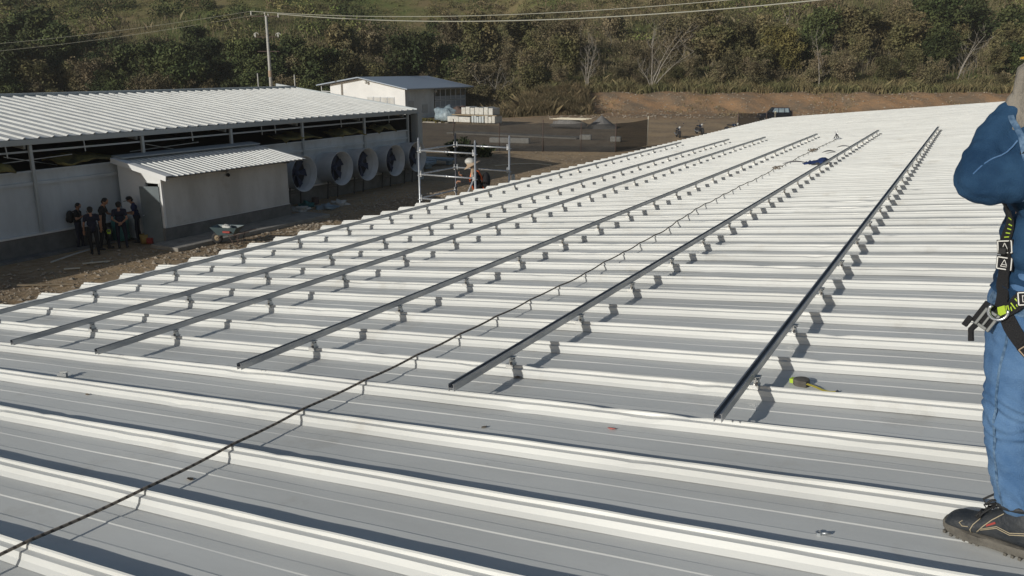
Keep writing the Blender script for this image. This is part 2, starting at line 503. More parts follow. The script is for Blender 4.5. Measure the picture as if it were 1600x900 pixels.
for k in range(k0, kn):
    v = RIB0 + 0.5 * k
    link('roof_sheet', variants[(k * 5 + (k // 6)) % 6], roof, roofpt(0, v, 0), ROT_ROOF)
b = MB()
vA, vB = RIB0 + 0.5 * k0, RIB0 + 0.5 * kn
b.box((U1 - .02, vA, -.09), (U1 + .25, vB, .075)); b.obj('ridge_cap', M['roof_trim'], roof, rot=ROT_ROOF)
b = MB(); b.box((0, vA, -.06), (17, vB, -.01)); b.obj('rear_slope', M['roof'], roof, loc=roofpt(U1 + .2, 0, .0), rot=(0, SLOPE, 0))
b = MB()   # eave gutter
b.box((U0 - .22, vA, -.20), (U0 - .19, vB, -.055)); b.box((U0 - .22, vA, -.215), (U0 + .06, vB, -.20)); b.box((U0 + .06, vA, -.215), (U0 + .07, vB, -.06))
b.obj('gutter', M['fascia'], roof, rot=ROT_ROOF)
br = MB(); br.box((U0 - .235, -.02, -.058), (U0 + .05, .02, -.048)); brm = br.mesh('gutter_bracket', M['galv'])
v = vA + .3
while v < vB:
    link('gutter_bracket', brm, roof, roofpt(0, v, 0), ROT_ROOF); v += 1.1
b = MB()
b.box((-8.75, vA + .2, G), (17.5, vA + .35, -1.1)); b.obj('gable_wall', M['wall_w'], roof)
b = MB(); b.box((-8.75, vB - .35, G), (17.5, vB - .2, -1.1)); b.obj('gable_wall', M['wall_w'], roof)
b = MB(); b.box((-8.75, vA + .35, G), (-8.6, vB - .35, -1.12)); b.obj('side_wall', M['wall_w'], roof)
b = MB(); b.box((U0 + .1, vB - .02, -.14), (U1, vB + .02, -.004)); b.obj('gable_trim', M['roof_trim'], roof, rot=ROT_ROOF)
# purlins under the sheets (closes the profile from below)
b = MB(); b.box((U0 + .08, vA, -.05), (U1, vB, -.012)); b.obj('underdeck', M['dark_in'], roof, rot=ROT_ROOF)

# ------------------------------------------------------------------ mounting rails
def rail_mesh(L, dark=False):
    s = MB()
    w2, t, h, wb = .0185, .0028, .040, .016
    s.box((-w2, 0, 0), (-w2 + t, L, h)); s.box((w2 - t, 0, 0), (w2, L, h))
    s.box((-w2 + t, 0, wb), (w2 - t, L, wb + t))
    s.box((-w2 + t, 0, h - t), (-w2 + t + .005, L, h)); s.box((w2 - t - .005, 0, h - t), (w2 - t, L, h))
    return s.mesh('rail_channel', M['alu'])
cl = MB()
cl.box((-.018, -.026, 0), (.034, .026, .005)); cl.box((.008, -.018, .005), (.030, .018, .032)); cl.box((.016, -.02, .032), (.022, .02, .0495)); cl.box((-.016, -.02, .0455), (.042, .02, .0497))
cl.box((-.018, .018, -.02), (.032, .022, .0)); cl.box((-.018, -.022, -.02), (.032, -.018, 0))
M['clampm'] = mat('cast_aluminium', (0.66, 0.66, 0.64), 0.38, 0.55)
clm = cl.mesh('clamp', M['clampm'])
bo = MB(); bo.lathe([(0.0, .0), (.0085, 0), (.0085, .007), (0, .007)], (0.0235, -.020, .012), (0, -1, 0), n=6, smooth=False); bo.lathe([(.006, 0), (.006, .010), (0, .010)], (.034, 0, .0362), (0, 0, 1), n=6, smooth=False)
bom = bo.mesh('bolt', M['steel_dark'])
RAILH = .0555 + .050
words = ['leftmost aluminium mounting rail, running along the roof eave', 'second aluminium mounting rail from the roof eave', 'third aluminium mounting rail from the roof eave',
         'fourth aluminium mounting rail, just left of the rope', 'fifth aluminium mounting rail, just right of the rope', 'rightmost aluminium mounting rail, nearest the worker in denim']
RX = [(-7.93, 3.43, 24.6), (-6.50, 3.43, 24.7), (-5.45, 3.43, 24.7), (-4.02, 3.435, 24.7), (-2.437, 3.455, 24.7), (-0.992, 3.43, 24.7)]
for i, (x, ya, yb) in enumerate(RX):
    t = thing('mounting_rail', words[i] + ', held on small clamps', 'mounting rail', roofpt(x, ya, 0), ROT_ROOF, 'aluminium mounting rails on the white roof')
    link('rail_channel', rail_mesh(yb - ya), t, (0, 0, RAILH))
    k = 4
    while RIB0 + .5 * k < yb:
        c = link('clamp', clm, t, (0, RIB0 + .5 * k - ya, .0555), (0, 0, rnd.uniform(-.06, .06)))
        if k < 22: link('bolt', bom, c)
        k += 2
# ------------------------------------------------------------------ rope lying over the ribs
rp = [(-3.28, .35), (-3.23, 1.49), (-3.17, 2.095), (-3.172, 2.62), (-3.17, 3.17), (-3.14, 3.66), (-3.125, 4.16), (-3.10, 5.15), (-3.08, 6.19), (-3.07, 7.12), (-3.10, 8.2), (-3.15, 9.3), (-3.28, 11.15), (-3.29, 13.2), (-3.30, 15.95), (-3.31, 18.6), (-3.30, 23.3)]
def ru(v):
    for (a, c), (e, g) in zip(rp, rp[1:]):
        if c <= v <= g: return a + (e - a) * (v - c) / (g - c)
    return rp[-1][0]
pts = []
v = -.9
while v < 23.3:
    fr = ((v - RIB0) / .5) % 1.0
    amp = .006 + .0012 * max(0, v - 6) if v < 12 else .014
    sag = amp * math.sin(PI * fr) ** 1
    side = .0 if v < 5 else .012 * math.sin(v * 2.3) + .01 * math.sin(v * 5.1)
    pts.append(roofpt((ru(v) if v > .35 else -3.28) + side, v, .0625 - sag)); v += .05
s = MB(); s.tube(pts, [.0072 if q < 120 else .0062 for q in range(len(pts))], 7)
o = tag(s.obj('rope', M['rope']), 'long thin braided rope lying across the roof ribs between the rails', 'rope')
def knot(u, v, sc, seed):
    r = random.Random(seed); s = MB(); p = []
    for i in range(26):
        a = i * .9
        p.append(roofpt(u + sc * math.cos(a) * (.5 + .5 * math.sin(i * .37 + seed)), v + sc * 1.4 * math.sin(a * .8 + 1) * .7, .068 + .02 * math.sin(i * 1.3) + .012))
    s.tube(p, .009, 6); return s
for (u, v, sc, lb, sd) in ((-3.27, 15.7, .10, 'nearer of two small rope tangles on the roof, by the dark strip', 2), (-3.28, 19.6, .11, 'farther small rope tangle on the roof, beyond the dark strip', 5)):
    tag(knot(u, v, sc, sd).obj('rope_tangle', M['rope']), lb, 'rope tangle', 'tangles along the rope')
for (u, v, L, rz, lb) in ((-3.15, 16.72, .42, .05, 'short dark curved strip on the roof left of the blue rag'), (-2.85, 18.95, .26, .1, 'nearer short brown strip beside the far rope tangle'), (-2.72, 20.2, .3, -.05, 'farther short brown strip beside the far rope tangle')):
    s = MB(); s.tube([roofpt(u + (i / 8 - .5) * L, v + rz * (i / 8 - .5), .060 + .03 * math.sin(PI * i / 8)) for i in range(9)], [.004 + .010 * math.sin(PI * i / 8) for i in range(9)], 6)
    tag(s.obj('strip_offcut', M['steel_dark']), lb, 'offcut', 'small offcuts on the far roof')
# roof anchor at the rope's end
t = thing('rope_anchor', 'small silver roof anchor at the far end of the rope', 'anchor', roofpt(-3.33, 23.45, .0555), ROT_ROOF)
s = MB(); s.box((-.10, -.06, 0), (.10, .06, .008)); s.obj('base_plate', M['galv'], t)
s = MB(); s.tube([(-.06, 0, .008), (0, 0, .13)], .012, 8); s.tube([(.06, 0, .008), (0, 0, .13)], .012, 8); s.tube([(0, .05, .008), (0, 0, .13)], .012, 8); s.obj('leg_frame', M['steel_dark'], t)
s = MB(); s.tube([(.035 * math.cos(a), 0, .155 + .035 * math.sin(a)) for a in [i * PI / 8 for i in range(17)]], .007, 6, cap=False); s.obj('ring', M['steel_bright'], t)

# blue rag, tape measure, loose bits
s = MB()
r = random.Random(3)
R_ = 9
grid = []
for i in range(R_):
    for j in range(R_):
        a = i / (R_ - 1) - .5; c = j / (R_ - 1) - .5
        grid.append(roofpt(-2.68 + a * .36 + .06 * c, 16.35 + c * .5 + .1 * math.sin(a * 6), .058 + .05 * abs(math.sin(a * 9 + c * 7)) + .06 * math.exp(-((a - .3) ** 2 + c * c) * 14)))
s.add(grid, [(i * R_ + j, i * R_ + j + 1, (i + 1) * R_ + j + 1, (i + 1) * R_ + j) for i in range(R_ - 1) for j in range(R_ - 1) if not (i < 4 and 3 < j < 5)], 0, True)
o = tag(s.obj('rag', M['rag']), 'crumpled blue cloth lying against the fifth rail', 'cloth')
sm = o.modifiers.new('thick', 'SOLIDIFY'); sm.thickness = .012
t = thing('tape_measure', 'grey and yellow tape measure lying open on the roof pan near the rightmost rail', 'tape measure', roofpt(-.79, 4.30, .002), (0, -SLOPE, -.25))
s = MB(); s.lathe([(0, 0), (.038, 0), (.042, .005), (.042, .030), (.038, .035), (0, .035)], (0, 0, 0), (0, 0, 1), n=20); s.box((-.01, -.042, .0), (.045, .0, .034)); s.obj('case', M['sole'], t, bevel=.003)
s = MB(); s.box((-.058, -.018, .006), (-.036, .018, .030)); s.obj('grip', M['lime'], t, bevel=.002)
s = MB()
p = [(.045 + .02 * i, -.035 - .012 * math.sin(i * .4), .006 + .014 * math.exp(-i * .5) + .006 * math.sin(i * .8)) for i in range(9)]
for i in range(8):
    a, c = Vector(p[i]), Vector(p[i + 1]); s.add([a + Vector((0, -.008, 0)), a + Vector((0, .008, .003)), c + Vector((0, .008, .003)), c + Vector((0, -.008, 0))], [(0, 1, 2, 3)], 0)
o = s.obj('tape_blade', M['tapey'], t); sm = o.modifiers.new('t', 'SOLIDIFY'); sm.thickness = .001
s = MB(); s.box((.203, -.052, .002), (.210, -.032, .016)); s.obj('tape_hook', M['steel_dark'], t)
t = thing('loose_clamp', 'loose metal clamp lying on the roof near the left side', 'clamp', roofpt(-5.52, 3.20, .022), (1.45, 0, .6))
link('clamp_body', clm, t, (0, 0, 0)); link('bolt', bom, t, (0, 0, 0))
s = MB(); s.lathe([(.012, 0), (.012, .012), (.006, .012), (.006, 0), (.012, 0)], (0, 0, .0), (0, 0, 1), n=6, smooth=False); s.tube([(.01, .0, .008), (.036, .012, .008)], .005, 7)
tag(s.obj('loose_nut', M['galv'], loc=roofpt(-.456, 2.77, .002), rot=ROT_ROOF), 'small loose nut and bolt on the roof pan near the boot', 'nut')
dd = ['dry leaf on the roof pan beside the rope shadow', 'tiny reddish scrap on the pan below the rightmost rails', 'small dry leaf on the pan left of the reddish scrap', 'dry leaf in the shadow of a rib at the left edge', 'small brown crumb near the left loose clamp', 'dry scrap on the pan behind the fifth rail start', 'dark twig on the far roof near the leftmost rail end', 'second dark twig by the leftmost rail end']
for i, (u, v, sz) in enumerate([(-3.16, 2.32, .035), (-1.51, 3.45, .03), (-2.14, 3.28, .025), (-4.60, 2.62, .05), (-4.95, 3.0, .02), (-2.35, 4.02, .03), (-8.1, 22.3, .2), (-8.2, 20.8, .14)]):
    s = MB(); n = 7
    s.add([roofpt(u + sz * math.cos(a) * rnd.uniform(.4, 1), v + .6 * sz * math.sin(a) * rnd.uniform(.4, 1), .004 + (.058 if i > 5 else 0) + rnd.uniform(0, .3 * sz)) for a in [j * 2 * PI / n for j in range(n)]], [tuple(range(n))])
    o = tag(s.obj('roof_scrap', M['red'] if i == 1 else M['leafdry']), dd[i], 'debris', 'scraps and leaves lying on the roof'); sm = o.modifiers.new('t', 'SOLIDIFY'); sm.thickness = .0015

# ------------------------------------------------------------------ neighbouring long shed
XW, XE, XRG = -27.2, -27.12, -36.2
YA, YB = 2.0, 38.0
shed = thing('shed', 'long low shed with white ribbed roof, open strip under the eave and five fans', 'building')
SL2 = math.atan2(.37 + .72, XE - XRG)
LEN2 = (XE - XRG) / math.cos(SL2)
sv = [sheet_mesh('roof_sheet', 0, LEN2, 24, 50 + s, 3) for s in range(4)]
y = YA; i = 0
# sheets run down from ridge (u=0) to eave (u=LEN2): local u axis dips toward +X
while y < YB - .3:
    link('roof_sheet', sv[(i * 3 + i // 5) % 4], shed, (XRG, y + .08, .37), (0, SL2, 0)); y += .5; i += 1
s = MB(); s.box((-.28, YA, .03), (.28, YB, .085)); s.box((.26, YA, -.03), (.28, YB, .03)); s.obj('ridge_cap', M['fascia'], shed, loc=(XRG, 0, .37))
s = MB(); s.box((-10.2, YA, -.14), (0, YB, -.06)); s.obj('rear_slope', M['roof'], shed, loc=(XRG, 0, .37), rot=(0, -SL2, 0))
s = MB(); s.box((.2, YA, -.05), (LEN2 - .1, YB, -.02)); s.obj('roof_deck', M['fascia'], shed, loc=(XRG, 0, .37), rot=(0, SL2, 0))
s = MB(); s.box((XE + .04, YA, -.90), (XE + .08, YB, -.735)); s.box((XE - .16, YA, -.91), (XE + .04, YB, -.89)); s.obj('gutter', M['fascia'], shed)
s = MB(); s.box((LEN2 - 10.4, -.02, -.10), (LEN2, .05, .07)); s.obj('gable_trim', M['fascia'], shed, loc=(XRG, YB, .37), rot=(0, SL2, 0))
for (a, c) in ((.9, 24.5), (.25, 29.8), (.35, 33.2), (.9, 35.9)):   # stains and bits of trash on this roof
    pass
s = MB()
for j in range(58): s.box((.95, YA + .58 + j * .6, .056), (.99, YA + .62 + j * .6, .066))
o = s.obj('roof_screws', M['steel_dark'], shed, loc=(XRG, 0, .37), rot=(0, SL2, 0)); o['kind'] = 'stuff'
# lower wall: plinth and panels between posts
POSTS = [3.0, 7.4, 11.8, 16.2, 20.45, 24.7, 28.93, 33.4, 37.1]
s = MB(); s.box((XW - .25, YA, G - .5), (XW + .04, YB, -3.88)); s.obj('plinth', M['plinth'], shed)
s = MB(); s.box((XW - .1, YA, -3.88), (XW + .12, YB, -3.82)); s.obj('sill', M['roof_trim'], shed)
for a, c in zip(POSTS, POSTS[1:]):
    s = MB(); s.box((XW - .08, a + .004, -3.82), (XW, c - .004, -1.80)); s.obj('wall_panel', M['wall'], shed)
    s = MB(); s.box((XW, a + .06, -2.23), (XW + .07, c - .06, -2.12)); s.box((XW - .02, a + .06, -1.80), (XW + .09, c - .06, -1.74)); s.obj('wall_rail', M['wall'], shed)
    s = MB(); s.box((XW - .02, a + .05, -1.16), (XW + .02, c - .05, -1.10)); s.obj('header_rail', M['fascia'], shed)
for a in POSTS:
    s = MB(); s.box((XW + .02, a - .05, -3.82), (XW + .12, a + .05, -.92)); s.obj('post', M['fascia'], shed)
for y in (14.3, 18.1, 22.7, 27.2, 31.6, 35.4, 15.4, 26.4):
    s = MB(); s.bar((XW + .1, y, -.90), (XW + .1, y + .02, -1.28), .03); s.obj('hanger', M['galv'], shed)
# eave purlin and rafters
for y in POSTS:
    s = MB(); s.bar((XE - .3, y, -.98), (XRG, y, .10), .08, .18); s.obj('rafter', M['fascia'], shed)
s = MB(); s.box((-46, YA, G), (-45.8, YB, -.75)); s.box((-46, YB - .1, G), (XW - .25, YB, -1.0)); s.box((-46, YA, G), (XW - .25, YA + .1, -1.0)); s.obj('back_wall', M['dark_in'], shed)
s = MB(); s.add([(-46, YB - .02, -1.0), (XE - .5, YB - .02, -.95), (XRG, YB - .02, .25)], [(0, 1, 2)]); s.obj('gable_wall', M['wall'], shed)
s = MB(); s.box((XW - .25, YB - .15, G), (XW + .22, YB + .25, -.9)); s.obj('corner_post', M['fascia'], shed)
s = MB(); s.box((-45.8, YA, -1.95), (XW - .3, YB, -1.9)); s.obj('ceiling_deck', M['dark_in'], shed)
def blob(c, size, seed, m, name, parent=None, rough=.35, nu=18, nv=10):
    s = MB(); s.ell((0, 0, 0), (1, 1, 1), nu, nv)
    vs = []
    for v in s.v:
        v = Vector(v); d = 1 + rough * noise.noise(v * 1.7 + Vector((seed, seed * 2, 0))) + rough * .4 * noise.noise(v * 5 + Vector((seed, 0, 0)))
        vs.append((c[0] + v.x * size[0] * d, c[1] + v.y * size[1] * d, c[2] + max(v.z, -.35) * size[2] * d))
    s.v = vs
    return s.obj(name, m, parent)
# insulation sheets spilling over the wall top
for (y0, y1, z, sd) in ((12.6, 15.6, -1.74, 1), (17.2, 19.3, -1.70, 2), (27.8, 30.2, -1.72, 3), (31.5, 33.5, -1.75, 4), (34.5, 36.0, -1.72, 7)):
    s = MB(); n = 12; g = []
    for i in range(n):
        for j in range(5):
            f = j / 4
            yy = y0 + (y1 - y0) * i / (n - 1)
            g.append((XW - 1.0 + f * 1.12, yy, z + .18 * (1 - f) + .24 * noise.noise(Vector((yy * 1.9, f * 2, sd))) + .10 * noise.noise(Vector((yy * 5, f * 4, sd))) + .10 * math.sin(PI * i / (n - 1))))
    s.add(g, [(i * 5 + j, (i + 1) * 5 + j, (i + 1) * 5 + j + 1, i * 5 + j + 1) for i in range(n - 1) for j in range(4)], 0, True)
    o = s.obj('insulation_sheet', M['foam'], shed); mm = o.modifiers.new('t', 'SOLIDIFY'); mm.thickness = .05
for (y0, y1) in ((15.2, 18.0), (20.6, 23.5)):
    s = MB(); s.bar((XW - .9, y0, -1.55), (XW - .5, y1, -1.40), .03); s.bar((XW - .6, y0 + .5, -1.3), (XW - .8, y1 - .4, -1.75), .025); s.obj('loose_strut', M['galv'], shed)

# fans with horn housings on the shed wall
fan_w = ['nearest, beside the annex', 'second from the annex', 'third, middle of the five', 'fourth from the annex', 'farthest, behind the scaffold']
for i, (y, z) in enumerate(((27.8, -3.06), (30.35, -3.08), (32.3, -3.08), (34.55, -3.11), (36.5, -3.10))):
    t = thing('fan', 'large white horn-shaped exhaust fan on the shed wall, ' + fan_w[i], 'fan', (XW, y, z), group='exhaust fans on the shed wall')
    s = MB(); s.lathe([(.70, .01), (.70, .35), (.715, .36), (.775, 1.08), (.80, 1.10), (.80, 1.07), (.76, 1.06), (.70, .40), (.675, .37), (.675, .05)], (0, 0, 0), (1, 0, 0), n=40); s.obj('horn', M['horn'], t)
    s = MB(); s.lathe([(.73, .78), (.71, .80), (.73, .82)], (0, 0, 0), (1, 0, 0), n=40); s.obj('inner_ring', M['horn'], t)
    s = MB(); s.lathe([(0, .44), (.705, .44)], (0, 0, 0), (1, 0, 0), n=32); s.obj('backing', M['fandark'], t)
    s = MB(); s.lathe([(0, .72), (.12, .70), (.12, .45), (0, .45)], (0, 0, 0), (1, 0, 0), n=16); s.obj('hub', M['blade'], t)
    for q in range(6):
        a = q * PI / 3 + i * .4; ca, sa = math.cos(a), math.sin(a)
        def pp(r, w_, x): return (x, r * ca - w_ * sa, r * sa + w_ * ca)
        s = MB(); s.add([pp(.1, -.05, .60), pp(.67, -.20, .61), pp(.67, .14, .53), pp(.1, .05, .53)], [(0, 1, 2, 3)]); o = s.obj('blade', M['blade'], t)
        mm = o.modifiers.new('t', 'SOLIDIFY'); mm.thickness = .012
    s = MB()
    for q in (-.35, .35): s.bar((.5, q, -.6), (.42, q, G - z + .02), .05)
    s.bar((.48, -.35, -.9), (.48, .35, -.9), .04)
    s.obj('support_frame', M['steel_dark'], t)

# ------------------------------------------------------------------ annex
AX0, AX1, AY0, AY1 = XW + .12, -24.85, 19.25, 25.45
annex = thing('annex', 'small flat-sided white annex with ribbed lean-to roof against the shed', 'building')
s = MB(); s.box((AX0, AY0 - .05, G - .3), (AX1 + .05, AY0 + .08, -4.50)); s.box((AX1 - .1, AY0 - .05, G - .3), (AX1 + .05, AY1 + .05, -3.98)); s.obj('plinth', M['plinth'], annex)
ztop = lambda x: -2.10 + (AX1 - x) * .17
s = MB()
DX0, DX1, DZ = -25.66, -24.93, -2.40
for (a, c, zb) in ((AX0, DX0, -4.5), (DX0, DX1, DZ), (DX1, AX1, -4.5)):
    s.add([(a, AY0, zb), (c, AY0, zb), (c, AY0, ztop(c)), (a, AY0, ztop(a)), (a, AY0 + .1, zb), (c, AY0 + .1, zb), (c, AY0 + .1, ztop(c)), (a, AY0 + .1, ztop(a))],
          [(0, 1, 2, 3), (7, 6, 5, 4), (0, 4, 5, 1), (1, 5, 6, 2), (3, 2, 6, 7), (4, 0, 3, 7)])
s.obj('end_wall', M['wall_w'], annex)
s = MB(); s.box((AX1 - .08, AY0 + .1, -3.98), (AX1, AY1, -2.12)); s.obj('front_wall', M['wall_a'], annex)
s = MB(); s.box((AX1 + .0, AY0 + .0, -4.02), (AX1 + .035, AY1, -3.965)); s.obj('base_trim', M['roof_trim'], annex)
s = MB(); s.box((AX1 - .02, AY0 - .012, -4.02), (AX1 + .035, AY0 + .05, -2.12)); s.obj('corner_trim', M['wall_w'], annex)
s = MB(); s.box((AX0, AY1 - .08, -4.5), (AX1 - .08, AY1, -2.05)); s.obj('rear_wall', M['wall_a'], annex)
s = MB(); s.box((DX0 - .03, AY0 - .015, -4.5), (DX0 + .02, AY0 + .09, DZ + .03)); s.box((DX1 - .02, AY0 - .015, -4.5), (DX1 + .03, AY0 + .09, DZ + .03)); s.box((DX0 + .02, AY0 - .015, DZ - .01), (DX1 - .02, AY0 + .09, DZ + .03)); s.obj('door_frame', M['roof_trim'], annex)
s = MB(); s.box((-.70, -.02, .0), (0, .02, 2.02)); dr = s.obj('door', M['door'], annex, loc=(DX1, AY0 - .03, -4.52), rot=(0, 0, D2R(24)))
s = MB(); s.lathe([(.02, 0), (.022, .05), (0, .06)], (-.63, -.02, 1.0), (0, -1, 0), n=10); s.obj('door_handle', M['steel_bright'], dr)
s = MB(); s.box((DX0 - .2, AY0 + 1.2, -4.5), (DX1 + .05, AY0 + 1.25, -2.3)); s.obj('inner_partition', M['dark_in'], annex)
# lean-to roof: ribbed sheets 0.24 m
AE = -24.22; AT = XW + .15; sl3 = math.atan(.17); L3 = (AE - AT) / math.cos(sl3)
def smallsheet():
    prof = [(0, 0), (.012, .028), (.032, .030), (.046, 0), (.11, 0), (.116, .005), (.122, 0), (.238, 0)]
    us = np.linspace(0, L3, 12)
    V = np.array([[(u, v, z_) for u in us] for v, z_ in prof]).reshape(-1, 3)
    idx = np.arange(len(V)).reshape(len(prof), 12)
    F = np.stack([idx[:-1, :-1], idx[:-1, 1:], idx[1:, 1:], idx[1:, :-1]], -1).reshape(-1, 4)
    return np_mesh('roof_sheet', V, F, [M['roof']])
sm_ = smallsheet(); y = AY0 - .22
zA = -2.10 + (AX1 - AT) * .17 + .09
while y < AY1 + .3:
    link('roof_sheet', sm_, annex, (AT, y, zA), (0, sl3, 0)); y += .238
s = MB(); s.box((.02, AY0 - .2, -.06), (L3 - .06, AY1 + .4, -.012)); s.obj('roof_deck', M['plinth'], annex, loc=(AT, 0, zA), rot=(0, sl3, 0))
s = MB(); s.box((0, AY0 - .26, -.13), (L3 + .01, AY0 - .225, .045)); s.box((0, AY0 - .225, -.13), (L3 - .03, AY0 - .05, -.11)); s.box((0, AY0 - .26, .045), (L3 + .01, AY0 + .02, .052)); s.obj('verge_flashing', M['wall_w'], annex, loc=(AT, 0, zA), rot=(0, sl3, 0))
s = MB(); s.box((-.15, AY0 - .1, .02), (.42, AY1 + .35, .06)); s.obj('apron_flashing', M['fascia'], annex, loc=(AT, 0, zA + .04), rot=(0, sl3 * .6, 0))
for y in (21.9, 25.1):
    s = MB(); s.bar((AX1, y, -2.22), (AX1 + .45, y, -2.20), .07, .07); s.obj('eave_bracket', M['plinth'], annex)
s = MB(); s.ell((AX1 + .07, 22.25, -2.42), (.07, .07, .07)); s.bar((AX1, 22.25, -2.36), (AX1 + .07, 22.25, -2.38), .03); s.obj('wall_camera', M['rubber'], annex)
s = MB(); s.box((AX1 + .05, 18.55, G - .2), (-23.42, 26.3, G + .13)); struct(s.obj('pavement', M['concrete'], bevel=.02))
s = MB(); s.box((XW + .04, YA, G - .1), (XW + .5, AY0 - .3, G + .06)); struct(s.obj('kerb', M['plinth']))

# ------------------------------------------------------------------ ground clutter beside the annex
t = thing('wheelbarrow', 'grey wheelbarrow with a black wheel standing before the annex', 'wheelbarrow', (-22.9, 20.3, G + .03), (0, 0, D2R(20)))
s = MB()
top = [(-.52, -.30), (.50, -.33), (.50, .33), (-.52, .30)]; bot = [(-.30, -.18), (.26, -.2), (.26, .2), (-.30, .18)]
s.add([(x, y, .62) for x, y in top] + [(x, y, .32) for x, y in bot] + [(x * .96, y * .95, .61) for x, y in top] + [(x, y, .335) for x, y in bot],
      [(0, 4, 5, 1), (1, 5, 6, 2), (2, 6, 7, 3), (3, 7, 4, 0), (4, 7, 6, 5), (8, 9, 13, 12), (9, 10, 14, 13), (10, 11, 15, 14), (11, 8, 12, 15), (12, 13, 14, 15), (0, 1, 9, 8), (1, 2, 10, 9), (2, 3, 11, 10), (3, 0, 8, 11)])
s.obj('tray', M['barrow'], t)
s = MB(); s.box((-.02, -.335, .44), (.24, -.262, .50)); s.obj('tray_label', M['red'], t)
s = MB(); s.lathe([(.11, -.045), (.19, -.05), (.205, 0), (.19, .05), (.11, .045), (.11, -.045)], (-.42, 0, .19), (0, 1, 0), n=24); wh = s.obj('wheel', M['rubber'], t)
s = MB(); s.lathe([(0, -.02), (.115, -.03), (.115, .03), (0, .02)], (-.42, 0, .19), (0, 1, 0), n=20); s.obj('rim', M['wood'], wh)
for sd in (-1, 1):
    s = MB(); s.tube([(-.42, .09 * sd, .19), (-.2, .13 * sd, .31), (.4, .24 * sd, .36), (.95, .28 * sd, .50)], .016, 7); s.obj('handle', M['rust'], t)
    s = MB(); s.tube([(.10, .17 * sd, .32), (.30, .2 * sd, .02), (.42, .2 * sd, .02), (.52, .24 * sd, .38)], .013, 6); s.obj('leg', M['rust'], t)
s = MB(); s.tube([(.36, -.2, .03), (.36, .2, .03)], .012, 6); s.obj('brace', M['rust'], t)
for q, (x, y, sz) in enumerate(((-.1, .05, .16), (.12, -.06, .12))):
    tag(blob((-22.9 + x, 20.3 + y, G + .60), (sz, sz * .8, .10), q + 3, M['plastic_w'], 'rubble_bag'), ['whitish bundle inside the wheelbarrow tray, left one', 'whitish bundle inside the wheelbarrow tray, right one'][q], 'rubble', 'bundles in the wheelbarrow')
# pipe, boards and scraps on the ground
s = MB(); s.tube([(-25.5, 15.35, G + .06), (-25.9, 16.4, G + .07), (-26.25, 17.4, G + .06)], .028, 8)
tag(s.obj('pipe', M['plastic_w']), 'thin pale pipe lying on the ground by the group of men', 'pipe')
for i, (x, y, rz, L, lb) in enumerate(((-24.3, 16.1, 1.2, .8, 'short pale board on the ground, the one nearest the men'), (-24.2, 15.2, 1.0, .45, 'shorter pale board left of the one nearest the men'), (-23.0, 13.6, .7, 1.5, 'dark rough plank at the left edge of the ground'))):
    s = MB(); s.box((-L / 2, -.05, 0), (L / 2, .05, .025)); tag(s.obj('board', M['palewood'] if i < 2 else M['wood'], loc=(x, y, G + .03), rot=(0, .04, rz)), lb, 'board')
s = MB(); s.ell((0, 0, 0), (1, 1, 1), 8, 5)
# rubble: many stones, one stuff object
V = []; F = []; cnt = 0
base = [Vector(v).normalized() for v in ((1, 0, 0), (-1, 0, 0), (0, 1, 0), (0, -1, 0), (0, 0, 1), (0, 0, -1), (.6, .6, .5), (-.6, .6, .5), (.6, -.6, .5), (-.6, -.6, .5))]
octf = [(4, 0, 2), (4, 2, 1), (4, 1, 3), (4, 3, 0), (5, 2, 0), (5, 1, 2), (5, 3, 1), (5, 0, 3)]
def stone(x, y, z, r_):
    global cnt
    for v in base[:6]:
        V.append((x + v.x * r_ * rnd.uniform(.6, 1.3), y + v.y * r_ * rnd.uniform(.6, 1.3), z + v.z * r_ * rnd.uniform(.4, .8)))
    for f in octf: F.append(tuple(i + cnt for i in f))
    cnt += 6
for i in range(2600):
    y = rnd.uniform(8, 34); x = rnd.gauss(-23.2 + .0 * y, 1.3)
    if AX0 - .5 < x < -23.3 and 18.4 < y < 26.4: x = rnd.uniform(-23.2, -20.5)
    stone(x, y, G + .01, rnd.choice([.02, .03, .03, .05, .08]) * rnd.uniform(.7, 1.2))
for i in range(900): stone(rnd.uniform(-34, -19), rnd.uniform(26, 56), G + .01, rnd.uniform(.02, .06))
for i in range(2600):
    D = rnd.uniform(100, 116); L = rnd.uniform(4, 70); x, y = toworld(L, D); stone(x, y, float(terrain(L, D)) + .02, rnd.choice([.04, .05, .07, .10, .16]))
o = link('rubble', np_mesh('rubble', V, F, [M['stone']])); tag(o, 'loose stones and rubble scattered over the bare ground', 'rubble'); o['kind'] = 'stuff'
# debris by the fans
lb = ['crumpled pale plastic sheet on the ground beside the annex corner', 'crumpled bluish plastic sheet below the nearest fan', 'teal scrap of plastic behind the crumpled sheets', 'small white crumpled wrapper below the second fan']
for i, (x, y, sx, m) in enumerate(((-25.6, 26.9, .45, 'plastic_w'), (-25.0, 27.9, .5, 'tarp'), (-26.2, 27.9, .35, 'teal'), (-25.2, 29.0, .35, 'plastic_w'))):
    tag(blob((x, y, G + .04), (sx, sx * .8, .16), i, M[m], 'plastic_scrap', rough=.9), lb[i], 'plastic scrap', 'plastic scraps beside the fans')
s = MB(); s.lathe([(.16, 0), (.17, .3), (.13, .32), (0, .32)], (0, 0, 0), (0, 0, 1), n=16)
tag(s.obj('pot', M['rust'], loc=(-26.3, 28.6, G)), 'rusty brown pot on the ground under the nearest fan', 'pot')
